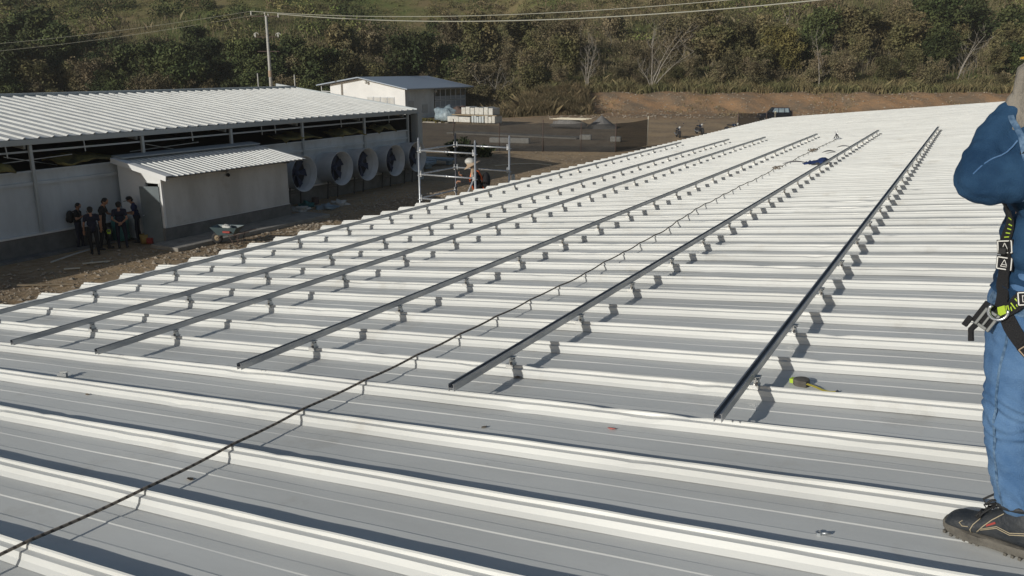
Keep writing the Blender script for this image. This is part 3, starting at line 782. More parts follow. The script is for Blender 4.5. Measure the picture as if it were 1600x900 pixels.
# stacked pale sheets beyond the last fan
for i, (x, y, rz, z) in enumerate(((-30.4, 44.6, .2, .05), (-31.0, 43.4, .5, .05), (-30.2, 42.1, -.1, .1))):
    s = MB(); s.box((-1.2, -.5, 0), (1.2, .5, .06)); s.box((-1.1, -.45, .06), (1.15, .52, .11), R=Matrix.Rotation(.08, 3, 'Z'))
    s.box((-1.0, -.3, -.25), (-.8, .3, 0)); s.box((.8, -.3, -.25), (1.0, .3, 0))
    tag(s.obj('sheet_stack', M['tarp'], loc=(x, y, G + .27 + z), rot=(0, .03, rz)), ['pale blue sheets stacked beyond the last fan, rearmost stack', 'pale blue sheets stacked beyond the last fan, middle stack', 'pale blue sheets stacked beyond the last fan, front stack'][i], 'sheets', 'stacks of sheets beyond the fans')
s = MB(); s.tube([(-26.6, 45.6, G + .03), (-25.9, 47.0, G + .04), (-25.0, 48.0, G + .03), (-23.6, 47.6, G + .03)], .03, 6)
tag(s.obj('hose', M['palewood']), 'thin pale hose curved on the sunlit soil beyond the scaffold', 'hose')

# ------------------------------------------------------------------ scaffold at the eave
SX0, SX1, SY0, SY1 = -11.30, -9.78, 15.72, 17.28
sc = thing('scaffold', 'galvanised tube scaffold tower standing at the roof eave', 'scaffold', (0, 0, 0))
TZ = (-.31, -.86, -1.42, -2.4, -3.4, -4.3)
for (x, y) in ((SX0, SY0), (SX1, SY0), (SX1, SY1), (SX0, SY1)):
    s = MB(); s.tube([(x, y, G), (x, y, -.06)], .024, 10); s.tube([(x, y, -.20), (x, y, -.02)], .018, 8)
    o = s.obj('standard', M['steel_dark'] if (x, y) == (SX0, SY1) else M['tube'], sc)
    if (x, y) == (SX0, SY1): o['label'] = 'dark stained upright tube'
    s = MB()
    for z in TZ: s.lathe([(.024, -.005), (.055, -.005), (.055, .005), (.024, .005)], (x, y, z - .02), (0, 0, 1), n=12)
    s.obj('rosette', M['tube'], sc)
def ledger(p, q):
    p = Vector(p); q = Vector(q); d = (q - p).normalized(); s = MB()
    s.tube([p + d * .05, q - d * .05], .020, 8); m_ = (p + q) / 2
    s.tube([m_ - d * .05, m_ + d * .05], .026, 8)
    for e, g in ((p, 1), (q, -1)):
        s.box((-.02, -.012, -.05), (.02, .012, .03), o=e + d * .045 * g); s.box((-.006, -.02, -.03), (.006, .02, .085), o=e + d * .05 * g)
    s.obj('ledger', M['tube'], sc)
for z in TZ:
    ledger((SX0, SY0, z), (SX1, SY0, z))
    if z != -1.42 : ledger((SX1, SY0, z), (SX1, SY1, z)) if z < -1.5 else None
    ledger((SX0, SY0, z), (SX0, SY1, z))
    if z != -1.42: ledger((SX0, SY1, z), (SX1, SY1, z))
s = MB(); s.tube([(SX1 - .06, SY0 + .02, -.9), (SX1 - 1.1, SY0 + .06, -2.9)], .022, 8); s.obj('brace', M['tube'], sc)
s = MB(); s.box((SX0 + .05, SY0 + .1, -2.42), (SX1 - .05, SY0 + .75, -2.37)); s.obj('deck', M['galv'], sc, loc=(0, 0, .21)); s = MB(); s.box((SX0 + .05, SY0 + .78, -2.42), (SX1 - .05, SY1 - .1, -2.37)); s.obj('deck', M['galv'], sc, loc=(0, 0, .21))
s = MB(); s.box((SX1 + .06, SY1 - .02, -2.6), (SX1 + .16, SY1 + .0, -.95)); s.box((SX1 + .10, SY1 - .06, -2.6), (SX1 + .12, SY1 + .05, -.93))
tag(s.obj('steel_profile', M['fascia']), 'upright grey steel profile leaning at the scaffold corner', 'profile')

# ------------------------------------------------------------------ shade-net fence
FP = [(-37.2, 51.7), (-34.4, 52.9), (-31.2, 54.2), (-28.2, 55.5), (-25.6, 56.6), (-23.25, 57.6), (-22.95, 63.6)]
fn = thing('net_fence', 'fence of black shade net on thin posts across the yard', 'fence')
for i, (a, c) in enumerate(zip(FP, FP[1:])):
    n = 12; g = []
    for k in range(n + 1):
        f = k / n; x = a[0] + (c[0] - a[0]) * f; y = a[1] + (c[1] - a[1]) * f
        for j in range(5):
            h = j / 4; sag = .06 * math.sin(PI * f) * h
            off = .05 * noise.noise(Vector((x * .8, h * 2.2, i)))
            g.append((x + off, y - off, G + .02 + h * 2.08 - sag))
    s = MB(); s.add(g, [(k * 5 + j, (k + 1) * 5 + j, (k + 1) * 5 + j + 1, k * 5 + j + 1) for k in range(n) for j in range(4)], 0, True)
    o = s.obj('net_panel', M['net'], fn)
for i, (x, y) in enumerate(FP):
    s = MB(); s.tube([(x, y, G), (x, y, G + (2.35 if i in (1, 6, 3) else 2.12))], .035, 6); s.obj('post', M['rust'] if i != 6 else M['palewood'], fn)
FP2 = [(-21.0, 84.5), (-19.0, 88.0), (-17.2, 92.0)]
fn2 = thing('net_fence', 'short far piece of dark net fence beside the motorcycles', 'fence')
for i, (a, c) in enumerate(zip(FP2, FP2[1:])):
    s = MB(); s.add([(a[0], a[1], G), (c[0], c[1], G), (c[0], c[1], G + 1.5), (a[0], a[1], G + 1.65)], [(0, 1, 2, 3)]); o = s.obj('net_panel', M['net'], fn2)
for (x, y) in FP2:
    s = MB(); s.tube([(x, y, G), (x, y, G + 1.7)], .05, 6); s.obj('post', M['rust'], fn2)

# ------------------------------------------------------------------ white building far behind
WY, WX1, WX0, WY1 = 82.1, -60.1, -71.6, 95.6
RX_, RZ_ = -66.6, .22
wb = thing('workshop', 'white building with blue-grey roof and barred windows far behind the shed', 'building')
zr = lambda x: RZ_ - (x - RX_) * .178 if x > RX_ else RZ_ - (RX_ - x) * .15
s = MB(); s.add([(WX0, WY, G), (WX1, WY, G), (WX1, WY, zr(WX1)), (RX_, WY, zr(RX_)), (WX0, WY, zr(WX0))], [(0, 1, 2, 3, 4)])
s.obj('gable_wall', M['wall_w'], wb)
s = MB(); s.add([(WX0, WY1, G), (WX1, WY1, G), (WX1, WY1, zr(WX1)), (RX_, WY1, zr(RX_)), (WX0, WY1, zr(WX0))], [(4, 3, 2, 1, 0)]); s.obj('gable_wall', M['wall_w'], wb)
s = MB(); s.add([(WX1, WY, G), (WX1, 88.3, G), (WX1, 88.3, zr(WX1)), (WX1, WY, zr(WX1))], [(0, 1, 2, 3)]); s.add([(WX1, 88.3, G), (WX1, WY1, G), (WX1, WY1, -3.4), (WX1, 88.3, -3.4)], [(0, 1, 2, 3)])
s.obj('side_wall', M['wall'], wb)  # bluer, darker wall material than the gables: this side's shade put into colour
s = MB(); s.add([(WX0, WY, G), (WX0, WY1, G), (WX0, WY1, zr(WX0)), (WX0, WY, zr(WX0))], [(3, 2, 1, 0)]); s.obj('side_wall', M['wall_w'], wb)
s = MB(); s.box((WX1 - 3, 88.3, G), (WX1 - 2.9, WY1, -1.2)); s.box((WX1 - 3, 88.2, G), (WX1, 88.3, -1.2)); s.obj('inner_wall', M['dark_in'], wb)
wf = []
for k in range(6):
    y0 = 88.4 + k * 1.2
    for (z0, z1, mm) in ((-2.5, -1.12, 'glass'), (-3.4 - .0, -2.56, 'window')):
        s = MB(); s.box((WX1 - .03, y0, z0), (WX1 + .03, y0 + .07, z1)); s.box((WX1 - .03, y0 + 1.13, z0), (WX1 + .03, y0 + 1.2, z1)); s.box((WX1 - .03, y0 + .07, z0), (WX1 + .03, y0 + 1.13, z0 + .07)); s.box((WX1 - .03, y0 + .07, z1 - .07), (WX1 + .03, y0 + 1.13, z1))
        wf_ = s.obj('window', M['frame'], wb)
        s = MB(); s.box((WX1 - .01, y0 + .07, z0 + .07), (WX1 + .01, y0 + 1.13, z1 - .07)); s.obj('pane', M[mm], wf_)
        if mm == 'glass':
            s = MB(); s.box((WX1 + .012, y0 + .07, z0 + .07), (WX1 + .02, y0 + 1.13, z0 + .5)); s.obj('pane', M['window'], wf_)
for k in range(4):
    x0 = -65.8 + k * 1.05
    s = MB(); s.box((x0, WY - .06, -3.05), (x0 + .98, WY - .01, -1.95)); f_ = s.obj('window', M['frame'], wb)
    s = MB(); s.box((x0 + .07, WY - .085, -2.98), (x0 + .91, WY - .061, -2.02)); s.obj('pane', M['wall_a'], f_)
for (y0, y1, z0, z1) in ((82.8, 83.8, G + .1, -2.4), (85.6, 86.7, -3.9, -2.9)):
    s = MB(); s.box((WX1 + .005, y0, z0), (WX1 + .06, y1, z1)); s.obj('shutter', M['fascia'], wb)
for (xa, xb, ov) in ((WX1 + .9, RX_, 1), (RX_, WX0 - 1.6, -1)):
    s = MB()
    za, zb = zr(xa) + .06, zr(xb) + .06
    s.add([(xa, WY - .8, za), (xb, WY - .8, zb), (xb, WY1 + .8, zb), (xa, WY1 + .8, za), (xa, WY - .8, za + .12), (xb, WY - .8, zb + .12), (xb, WY1 + .8, zb + .12), (xa, WY1 + .8, za + .12)],
          [(0, 1, 2, 3), (4, 7, 6, 5), (0, 4, 5, 1), (1, 5, 6, 2), (2, 6, 7, 3), (3, 7, 4, 0)])
    s.obj('roof_slope', M['roof_b'], wb)
s = MB(); s.bar((WX0, WY + .1, zr(WX0) - .9), (WX0 - 1.5, WY + .1, zr(WX0) - .85), .08); s.bar((WX0 - 1.5, WY + .1, zr(WX0) - .85), (WX0 - 1.5, WY + .1, zr(WX0) - .1), .08); s.obj('canopy_bracket', M['frame'], wb)
for (x, y, z) in ((RX_ + 1.0, WY - .35, -.25), (WX1 + .35, 88.1, -1.35)):
    s = MB(); s.ell((x, y, z), (.18, .18, .18)); s.obj('lamp', M['plastic_w'], wb)
# materials stored in the yard
def carton(x0, x1, y0, z0, z1, lb, n, bands=True, m='plastic_w', dy=1.6):
    t = thing('wrapped_stack', lb, 'stack', (0, 0, 0)); w_ = (x1 - x0) / n
    for k in range(n):
        s = MB(); s.box((x0 + k * w_ + .02, y0 + rnd.uniform(-.05, .05), z0), (x0 + (k + 1) * w_ - .02, y0 + dy, z1 - rnd.uniform(0, .12))); s.obj('bundle', M[m], t, bevel=.05)
    return t
carton(-49.7, -45.7, 78.1, -3.45, -2.62, 'upper white wrapped stack of materials in front of the workshop', 7)
carton(-51.4, -48.4, 77.9, -4.3, -3.62, 'lower left white wrapped stack of materials before the workshop', 2)
carton(-48.3, -46.7, 77.9, -4.3, -3.55, 'dark grey covered stack between the two lower white ones', 5, m='fascia')
carton(-46.6, -45.3, 77.9, -4.3, -3.5, 'lower right white wrapped stack of materials beside the workshop', 3)
s = MB(); s.box((-51, 78.2, -3.58), (-45.3, 79.4, -3.47)); s.box((-50.5, 78.2, -4.55), (-45, 79.4, -4.32)); tag(s.obj('pallet', M['wood']), 'wooden pallet boards under the white wrapped stacks', 'pallet')
t = thing('tarp_heap', 'dark covered heap left of the white wrapped stacks', 'heap', (-52.6, 79.5, G))
blob((0, 0, .7), (1.5, 1.0, 1.1), 5, M['tarp'], 'cover', t, rough=.5)
blob((1.6, .5, 1.3), (1.1, .7, .5), 8, M['rust'], 'scrap_load', t, rough=.8)
s = MB(); s.box((-58.8, 79.0, -4.6), (-52.0, 80.2, -4.45)); tag(s.obj('planter_strip', M['concrete']), 'low concrete edge with dry weeds at the foot of the workshop', 'edge')
s = MB(); s.box((-44.5, 88.0, G - .2), (-36.5, 96.0, G + .06)); struct(s.obj('concrete_slab', M['concrete']))
s = MB(); s.box((-44.0, 66.5, G), (-30.5, 68.5, G + .12)); struct(s.obj('concrete_path', M['concrete']))
s = MB()
for k in range(4): s.box((-38.6 + .3 * k, 77.5 + .25 * k, -3.62 + .03 * k), (-34.8 + .2 * k, 77.7 + .25 * k, -3.57 + .03 * k))
o = tag(s.obj('board_pile', M['palewood']), 'long pale boards lying on a dark stack in the yard', 'boards')
tag(blob((-36.7, 78.2, G + .35), (2.0, 1.0, .6), 12, M['gravel'], 'dark_stack', rough=.25), 'dark stack that carries the long pale boards', 'stack')
s = MB(); vs = [(0, 0, 1.35)]; fs = []
for j in range(1, 9):
    for i in range(24):
        a = 2 * PI * i / 24; rr = 1.75 * j / 8 * (1 + .12 * noise.noise(Vector((math.cos(a) * 1.5, math.sin(a) * 1.5, 3 + j * .1)))); vs.append((rr * math.cos(a), rr * math.sin(a), 1.35 * (1 - (j / 8) ** .9) + .05 * noise.noise(Vector((rr * math.cos(a) * 3, rr * math.sin(a) * 3, 1))) * (j < 8)))
fs += [(0, 1 + i, 1 + (i + 1) % 24) for i in range(24)] + [(1 + (j - 1) * 24 + i, 1 + j * 24 + i, 1 + j * 24 + (i + 1) % 24, 1 + (j - 1) * 24 + (i + 1) % 24) for j in range(1, 8) for i in range(24)]
s.add(vs, fs, 0, True)
tag(s.obj('gravel_pile', M['gravel'], loc=(-34.0, 80.4, G - .02)), 'grey cone-shaped pile of gravel behind the net fence', 'gravel pile')
for i, (x, y, L, lb) in enumerate(((-33.8, 60.5, 3.4, 'long white bundle on the ground seen through the net, left'), (-29.6, 66.5, 1.0, 'small white block seen through the net, left of the other'), (-26.6, 66.0, .9, 'small white block seen through the net, right of the other'))):
    s = MB(); s.box((-L / 2, -.3, 0), (L / 2, .3, .45)); tag(s.obj('white_bundle', M['plastic_w'], loc=(x, y, G), rot=(0, 0, .25), bevel=.08), lb, 'bundle', 'white bundles behind the net fence')

# ------------------------------------------------------------------ power pole and wires
PX, PY = -72.6, 73.0
PZ = 7.2
pole = thing('power_pole', 'tall pale concrete power pole with insulators behind the shed roof', 'power pole', (PX, PY, G))
s = MB(); s.tube([(0, 0, 0), (0, 0, PZ - G)], [.22, .13], 10); s.obj('shaft', M['pole'], pole)
s = MB(); s.lathe([(.222, 5.0), (.215, 5.7), (.2, 5.7)], (0, 0, 0), (0, 0, 1), n=10); s.obj('reflective_band', M['tan'], pole)
s = MB(); s.bar((-1.5, -.85, PZ - G - .05), (1.3, .7, PZ - G - .05), .10); s.obj('crossarm', M['rust'], pole)
s = MB(); s.bar((-1.1, -.6, PZ - G - 2.3), (1.1, .6, PZ - G - 2.3), .08); s.bar((-1.1, -.6, PZ - G - 3.9), (1.1, .6, PZ - G - 3.9), .08); s.obj('lower_arm', M['rust'], pole)
ins = []
for (x, y, z, h) in ((-1.45, -.82, .1, .45), (-.1, -.05, .05, .35), (1.25, .67, -.15, .45), (-1.2, -.66, -2.3, .45), (1.1, .6, -2.3, .45), (.25, .13, 0, .3)):
    s = MB(); s.lathe([(.05, 0), (.10, .08), (.06, .14), (.11, .22), (.06, .3), (.09, h), (0, h)], (x, y, PZ - G + z - .05), (0, 0, 1), n=10); s.obj('insulator', M['plastic_w'], pole)
for (x, y) in ((-1.1, -.6), (1.1, .6)):
    s = MB(); s.tube([(x + .25 * math.cos(a), y + .12 * math.cos(a), PZ - G - 2.1 + .25 * math.sin(a)) for a in [i * PI / 6 for i in range(8)]], .04, 6); s.obj('jumper', M['plastic_w'], pole)
# conductors: run right toward the viewer's upper right and left away
def wirecurve(p, q, sag, r_, lb):
    p = Vector(p); q = Vector(q)
    s = MB(); s.tube([p.lerp(q, i / 40) - Vector((0, 0, sag * 4 * (i / 40) * (1 - i / 40))) for i in range(41)], r_, 5, cap=False)
    tag(s.obj('power_line', M['wire']), lb, 'power line', 'power lines on the concrete pole')
wirecurve((PX - 1.45, PY - .82, PZ + .5), (4.0, 69.0, 8.5), 1.8, .035, 'thin upper power line running right from the pole top')
wirecurve((PX + 1.25, PY + .67, PZ + .2), (8.0, 66.0, 8.0), 2.0, .055, 'thicker lower power line running right from the pole top')
wirecurve((PX - 1.45, PY - .82, PZ + .5), (-152, 62, 3.6), 1.0, .014, 'upper power line running left from the pole top')
wirecurve((PX - .1, PY, PZ + .3), (-152, 66, 2.6), 1.0, .014, 'lower power line running left from the pole top')
for (x, y, lb) in ((-73.9, 72.3, 'thin pale fence post left of the power pole'), (-70.2, 74.4, 'thin pale fence post right of the power pole')):
    s = MB(); s.tube([(x, y, G), (x, y, .85 if x < -72 else .7)], .07, 6); tag(s.obj('thin_post', M['pole']), lb, 'post')

# ------------------------------------------------------------------ vegetation
def leaves(centers, radii, per, size, flat=.8, seed=0, up=.25):
    """leaf quads spread through clump volumes -> V, F, tone"""
    g = np.random.default_rng(seed)
    C = np.repeat(np.asarray(centers), per, axis=0); R_ = np.repeat(np.asarray(radii), per)
    n = len(C)
    d = g.normal(size=(n, 3)); d /= np.linalg.norm(d, axis=1)[:, None]
    rr = g.random(n) ** .45
    P = C + d * (rr * R_)[:, None] * np.array([1, 1, flat])
    nrm = d * .7 + g.normal(size=(n, 3)) * .8 + np.array([0, 0, up]); nrm /= np.linalg.norm(nrm, axis=1)[:, None]
    a = np.cross(nrm, g.normal(size=(n, 3))); a /= np.linalg.norm(a, axis=1)[:, None]
    b = np.cross(nrm, a)
    s = size * g.uniform(.55, 1.25, n)[:, None]
    l = s * g.uniform(.9, 1.7, (n, 1)) * .6; w_ = s * .38
    V = np.stack([P - a * l, P - b * w_, P + a * l, P + b * w_], 1).reshape(-1, 3)
    F = np.arange(n * 4).reshape(n, 4)
    ctone = np.repeat(g.uniform(.75, 1.3, len(centers)), per)
    tone = np.clip(ctone * g.uniform(.7, 1.35, n), .4, 1.9)
    return V, F, tone
def skeleton(h, spread, seed, levels=3, fork=4, r0=.12, lean=(0, 0)):
    r = random.Random(seed); segs = []; tips = []
    def grow(p, d, L, rad, lev):
        q = p; pts = [p]; rads = [rad]
        for i in range(3):
            d = (d + Vector((r.uniform(-.2, .2), r.uniform(-.2, .2), r.uniform(-.05, .15)))).normalized()
            q = q + d * L / 3; pts.append(q); rads.append(rad * (1 - .22 * (i + 1)))
        segs.append((pts, rads))
        if lev == 0: tips.append(q); return
        for k in range(fork if lev > 1 else 3):
            a = r.uniform(0, 2 * PI)
            nd = (d + Vector((math.cos(a), math.sin(a), r.uniform(-.1, .35))) * spread * r.uniform(.6, 1.1)).normalized()
            grow(pts[r.choice([1, 2, 3])] if k else q, nd, L * r.uniform(.6, .85), rads[-1] * .8, lev - 1)
        tips.append(q)
    grow(Vector((0, 0, -.3)), Vector((lean[0], lean[1], 1)).normalized(), h * .42, r0, levels)
    return segs, tips
def skel_mesh(segs, m, n=4):
    s = MB()
    for pts, rads in segs: s.tube(pts, rads, n, cap=False)
    return s.mesh('trunk', m)
KINDS = {}
def make_kind(key, m, bark, hs, spread, size, per, nvar, levels=3, crad=.8, r0=.12, fill=1.0):
    out = []
    for v in range(nvar):
        h = rnd.uniform(*hs); segs, tips = skeleton(h, spread, hash(key) % 1 + v * 17 + len(key) * 31, levels, r0=r0)
        g = np.random.default_rng(v + 5)
        cen = [tuple(t) for t in tips]
        cen = [c for c in cen if c[2] > h * .12]
        ex = []
        for c in cen:
            if g.random() < fill: ex.append((c[0] * g.uniform(.3, 1.1) + g.normal() * .5, c[1] * g.uniform(.3, 1.1) + g.normal() * .5, max(.4, c[2] * g.uniform(.35, 1.02))))
        cen = cen + ex
        rad = g.uniform(.5, 1.1, len(cen)) * crad * h / 6
        V, F, T = leaves(cen, rad, per, size, seed=v)
        cm = np_mesh('crown', V, F, [m], tone=T)
        out.append((cm, skel_mesh(segs, bark)))
    KINDS[key] = out
make_kind('dark', M['leaf_dark'], M['bark'], (5.5, 7.5), .8, .30, 80, 4, crad=1.1)
make_kind('olive', M['leaf_olive'], M['bark'], (4.5, 6.5), .75, .25, 62, 4, crad=1.0)
make_kind('dry', M['leaf_dry'], M['bark'], (4.0, 6.0), .7, .19, 32, 4, crad=.95, r0=.09)
make_kind('yellow', M['leaf_yellow'], M['bark'], (6.0, 8.0), .7, .30, 60, 2, crad=1.0)
def barekind(nvar):
    out = []
    for v in range(nvar):
        segs, tips = skeleton(6.5, .55, 900 + v, 4, fork=3, r0=.10); out.append((None, skel_mesh(segs, M['barkpale'], 4)))
    KINDS['bare'] = out
barekind(3)
TL = {'dark': ('dense dark green tree in the thicket on the hillside', 'dark green trees on the hillside'),
      'olive': ('olive green leafy tree in the thicket on the hillside', 'olive trees on the hillside'),
      'dry': ('dry brown half-bare tree in the scrub on the hillside', 'dry trees on the hillside'),
      'yellow': ('tall tree with yellowish leaves above the bank behind the car', 'yellowish trees above the bank'),
      'bare': ('leafless grey tree in the scrub on the hillside', 'leafless trees on the hillside')}
def tree(kind, L, D, sc=1.0, label=None, var=None, sx=1.0, lean=0):
    v = KINDS[kind][var if var is not None else rnd.randrange(len(KINDS[kind]))]
    x, y = toworld(L, D)
    if not label:
        zn = next(n_ for lim, n_ in ((-58, 'at the far left behind the shed'), (-42, 'behind the left part of the shed'), (-30, 'left of the power pole'), (-16, 'between power pole and workshop'), (-4, 'behind the workshop'), (8, 'above the tall dry grass'), (18, 'left of the pale leafless tree'), (32, 'above the middle of the bank'), (46, 'above the parked car'), (60, 'above the right end of the roof'), (999, 'at the right edge'))  if L < lim)
        row = next(n_ for lim, n_ in ((121.2, 'front-row'), (125.8, 'second-row'), (132, 'third-row'), (140, 'fourth-row'), (999, 'top-row')) if D < lim)
        sz = 'small' if sc < .6 else 'low' if sc < .8 else 'mid-sized' if sc < 1 else 'large'
        label = sz + ' ' + row + ' ' + {'dark': 'dark green tree', 'olive': 'olive tree', 'dry': 'dry brown tree', 'yellow': 'yellowish tree', 'bare': 'leafless tree'}[kind] + ' ' + zn
        grp = TL[kind][1]
    else: grp = None
    t = thing('shrub_tree' if kind in ('dry', 'olive') else 'tree', label, 'tree', (x, y, float(terrain(L, D)) - .1), (lean, 0, rnd.uniform(0, 6.28)), grp)
    t.scale = (sc * sx, sc * sx, sc)
    if v[0]: link('crown', v[0], t)
    link('trunk', v[1], t)
    return t
def clearof(L, D):
    x, y = toworld(L, D)
    return not (-75 < x < -57 and 78 < y < 99) and not ((x - PX) ** 2 + (y - PY) ** 2 < 9)
# front rows, by zone across the view (L = metres right of the view axis)
cnt_ = 0
def zone(Lx): # kind mix by lateral position
    if Lx < -35: return ['dark', 'dark', 'olive', 'dark', 'dry']
    if Lx < -5: return ['dark', 'olive', 'dry', 'dry', 'olive']
    if Lx < 8: return ['dry', 'olive', 'olive', 'dry']
    if Lx < 26: return ['dry', 'olive', 'dry', 'bare', 'dry']
    if Lx < 42: return ['yellow', 'olive', 'dry', 'dry']
    return ['dry', 'olive', 'dry', 'dark', 'olive', 'bare']
for D0, stp, sc0 in ((119, 3.8, .66), (123, 4.4, .9), (128.5, 5.2, 1.05), (136, 6.0, 1.2), (144, 7.0, 1.15)):
    Lx = -D0 * .66 - 2
    while Lx < D0 * .66 + 4:
        Lq = Lx + rnd.uniform(-1, 1); Dq = D0 + rnd.uniform(-1.6, 1.6) + (2.5 if Lq < 2 else 0)
        if clearof(Lq, Dq) and not (Lq < -22 and D0 > 130 and rnd.random() < .72):
            k = rnd.choice(zone(Lq))
            s_ = sc0 * rnd.uniform(.6, 1.25) * (1.15 if Lq < -5 else 1.0)
            if 10 < Lq < 24 and D0 < 125: s_ *= .6
            if k == 'yellow': s_ *= .9
            tree(k, Lq, Dq, s_, sx=rnd.uniform(.9, 1.25)); cnt_ += 1
        Lx += stp * rnd.uniform(.8, 1.2)
# singled-out trees
def bigbare(L, D, lbl, stems, seed):
    r = random.Random(seed); x, y = toworld(L, D)
    t = thing('bare_tree', lbl, 'tree', (x, y, float(terrain(L, D)) - .2))
    s = MB()
    for (dx, h) in stems:
        p = Vector((0, 0, 0)); pts = [p]; side = Vector((LD.x, LD.y, 0))
        for i in range(7):
            p = p + Vector((0, 0, h / 7)) + side * dx * (1 / 7) * (.5 + i * .18) + Vector((r.uniform(-.1, .1), r.uniform(-.1, .1), 0)); pts.append(p)
        s.tube(pts, [.085 * (1 - i / 8.2) + .012 for i in range(8)], 6, cap=False)
        for i in range(2, 8):
            for q in range(2):
                e = pts[i] + side * r.uniform(-1, 1.4) * (1 + .15 * abs(dx)) + Vector((0, r.uniform(-.5, .5), r.uniform(.5, 1.5)))
                m_ = pts[i].lerp(e, .5) + Vector((0, 0, -.12)); s.tube([pts[i], m_, e], [.026, .018, .010], 4, cap=False)
                for z in range(2):
                    f_ = e + Vector((r.uniform(-.5, .5), r.uniform(-.5, .5), r.uniform(.2, .8))); s.tube([m_.lerp(e, .5 + .3 * z), f_], [.02, .008], 3, cap=False)
    s.obj('trunk', M['barkpale'], t)
bigbare(19.0, 116.6, 'pale leafless tree with several long stems leaning right above the bank', [(.2, 8.2), (4.2, 7.8), (3.0, 7.0), (-1.6, 3.4), (5.6, 5.4)], 3)
bigbare(10.2, 117.2, 'pair of thin pale leafless stems above the left end of the bank', [(.3, 5.2), (1.2, 5.6), (-.5, 4.0)], 9)
bigbare(42.5, 117.6, 'single thin crooked pale stem in the scrub above the car', [(-.9, 6.8)], 14)
bigbare(-3.0, 121.0, 'short spreading leafless tree above the workshop roof', [(-2.2, 4.6), (.6, 4.4), (2.2, 4.0)], 21)
bigbare(62.0, 119.0, 'slanting pale leafless stem near the upper right corner', [(3.4, 7.0), (2.0, 6.0)], 31)

# mass of brush covering the hillside
def brush(name, label, n, Drange, size, rad, per, mats, seed, Lf=.75, hlo=.3, cond=None, cat='brush'):
    g = np.random.default_rng(seed)
    D = Drange[0] + (Drange[1] - Drange[0]) * g.random(n) ** .9
    L = (g.random(n) * 2 - 1) * (D * Lf + 6)
    if cond is not None:
        k = cond(L, D, g); L = L[k]; D = D[k]
    z = terrain(L, D); x, y = toworld(L, D)
    R_ = rad * g.uniform(.5, 1.4, len(L))
    C = np.stack([x, y, z + R_ * hlo], -1)
    V, F, T = leaves(C, R_, per, size, flat=.85, seed=seed + 1, up=.35)
    o = link(name, np_mesh(name, V, F, mats, tone=T)); tag(o, label, cat); o['kind'] = 'stuff'
    return o
clr = lambda L, D, g: ~((nz2(L, D, 9.0, 3) > .12) & (L < -8) & (D > 146)) & ~((L < 3) & (L > -40) & (D < 121))
brush('hill_brush', 'mixed dry brush that covers the hillside between the trees', 3600, (119, 205), .26, 1.25, 95, [M['brush']], 1, cond=clr)
brush('hill_shrubs', 'greener low shrubs scattered over the upper hillside', 1200, (142, 225), .36, 1.9, 110, [M['brush_green']], 2, cond=lambda L, D, g: (nz2(L, D, 12.0, 6) > -.1) & clr(L, D, g))
brush('dark_shrubs', 'dark round shrubs dotted over the upper left hillside', 190, (146, 215), .32, 2.7, 520, [M['leaf_dark']], 5, cond=lambda L, D, g: (L < -10))
brush('hill_grass', 'low green and straw grass tufts on the open parts of the hillside', 9500, (138, 206), .15, .75, 46, [M['brush_green']], 12, hlo=.05, cond=lambda L, D, g: (L < 5) | (D > 148))
# upright twigs and grass blades
def blades(name, label, L, D, h, wd, m, seed, lean=.35, cat='grass', kind='stuff'):
    g = np.random.default_rng(seed); n = len(L)
    x, y = toworld(L, D); z = terrain(L, D)
    P = np.stack([x, y, z - .05], -1)
    H = h * g.uniform(.45, 1.25, n)
    d = np.stack([g.normal(size=n) * lean, g.normal(size=n) * lean, np.ones(n)], -1)
    a = g.uniform(0, PI, n); sd = np.stack([np.cos(a), np.sin(a), np.zeros(n)], -1) * (wd * g.uniform(.5, 1.3, n))[:, None]
    mid = P + d * np.array([.45, .45, 1]) * (H * .55)[:, None]
    tip = P + d * H[:, None] * np.array([1.3, 1.3, .95])
    V = np.stack([P - sd, P + sd, mid + sd * .8, tip, mid - sd * .8], 1).reshape(-1, 3)
    F = np.arange(n * 5).reshape(n, 5)
    T = g.uniform(.6, 1.4, n)
    o = link(name, np_mesh(name, V, F, [m], tone=T)); tag(o, label, cat)
    if kind: o['kind'] = kind
    return o
g = np.random.default_rng(77)
n = 20000
Lb = g.uniform(-2, 88, n); Db = g.uniform(114.0, 120.5, n)
blades('bank_grass', 'mixed green and straw grass along the top of the earth bank', Lb, Db, 1.25, .05, M['grass_mix'], 4)
n = 26000
Lb = g.normal(4.3, 3.0, n); Db = g.uniform(104.5, 114, n); k = (Lb > -3.5) & (Lb < 10.0)
blades('tall_dry_grass', 'tall straw-coloured dry grass at the left end of the earth bank', Lb[k], Db[k], 2.1 * (.65 + .35 * nz2(Lb[k], Db[k], 1.2, 3)), .028, M['grass_dry'], 5, .3)
n = 16000
Lb = g.uniform(-80, 2, n); Db = g.uniform(112, 122, n); k = np.array([clearof(a, c) for a, c in zip(Lb, Db)])
blades('foot_grass', 'dry undergrowth at the foot of the trees behind the workshop', Lb[k], Db[k], 1.6, .06, M['grass_dry'], 6, .3)
n = 30000
Lb = g.uniform(-95, 95, n); Db = g.uniform(121, 165, n)
blades('twigs', 'thin dry twigs standing up between the hillside shrubs', Lb, Db, 2.0, .028, M['leaf_dry'], 8, .28, cat='twigs')
n = 5000
Lb = g.uniform(2, 80, n); Db = g.uniform(103, 116, n); k = nz2(Lb, Db, 2.5, 9) > .25
blades('bank_tufts', 'sparse dry tufts growing on the earth bank', Lb[k], Db[k], .4, .04, M['grass_dry'], 9, .6)
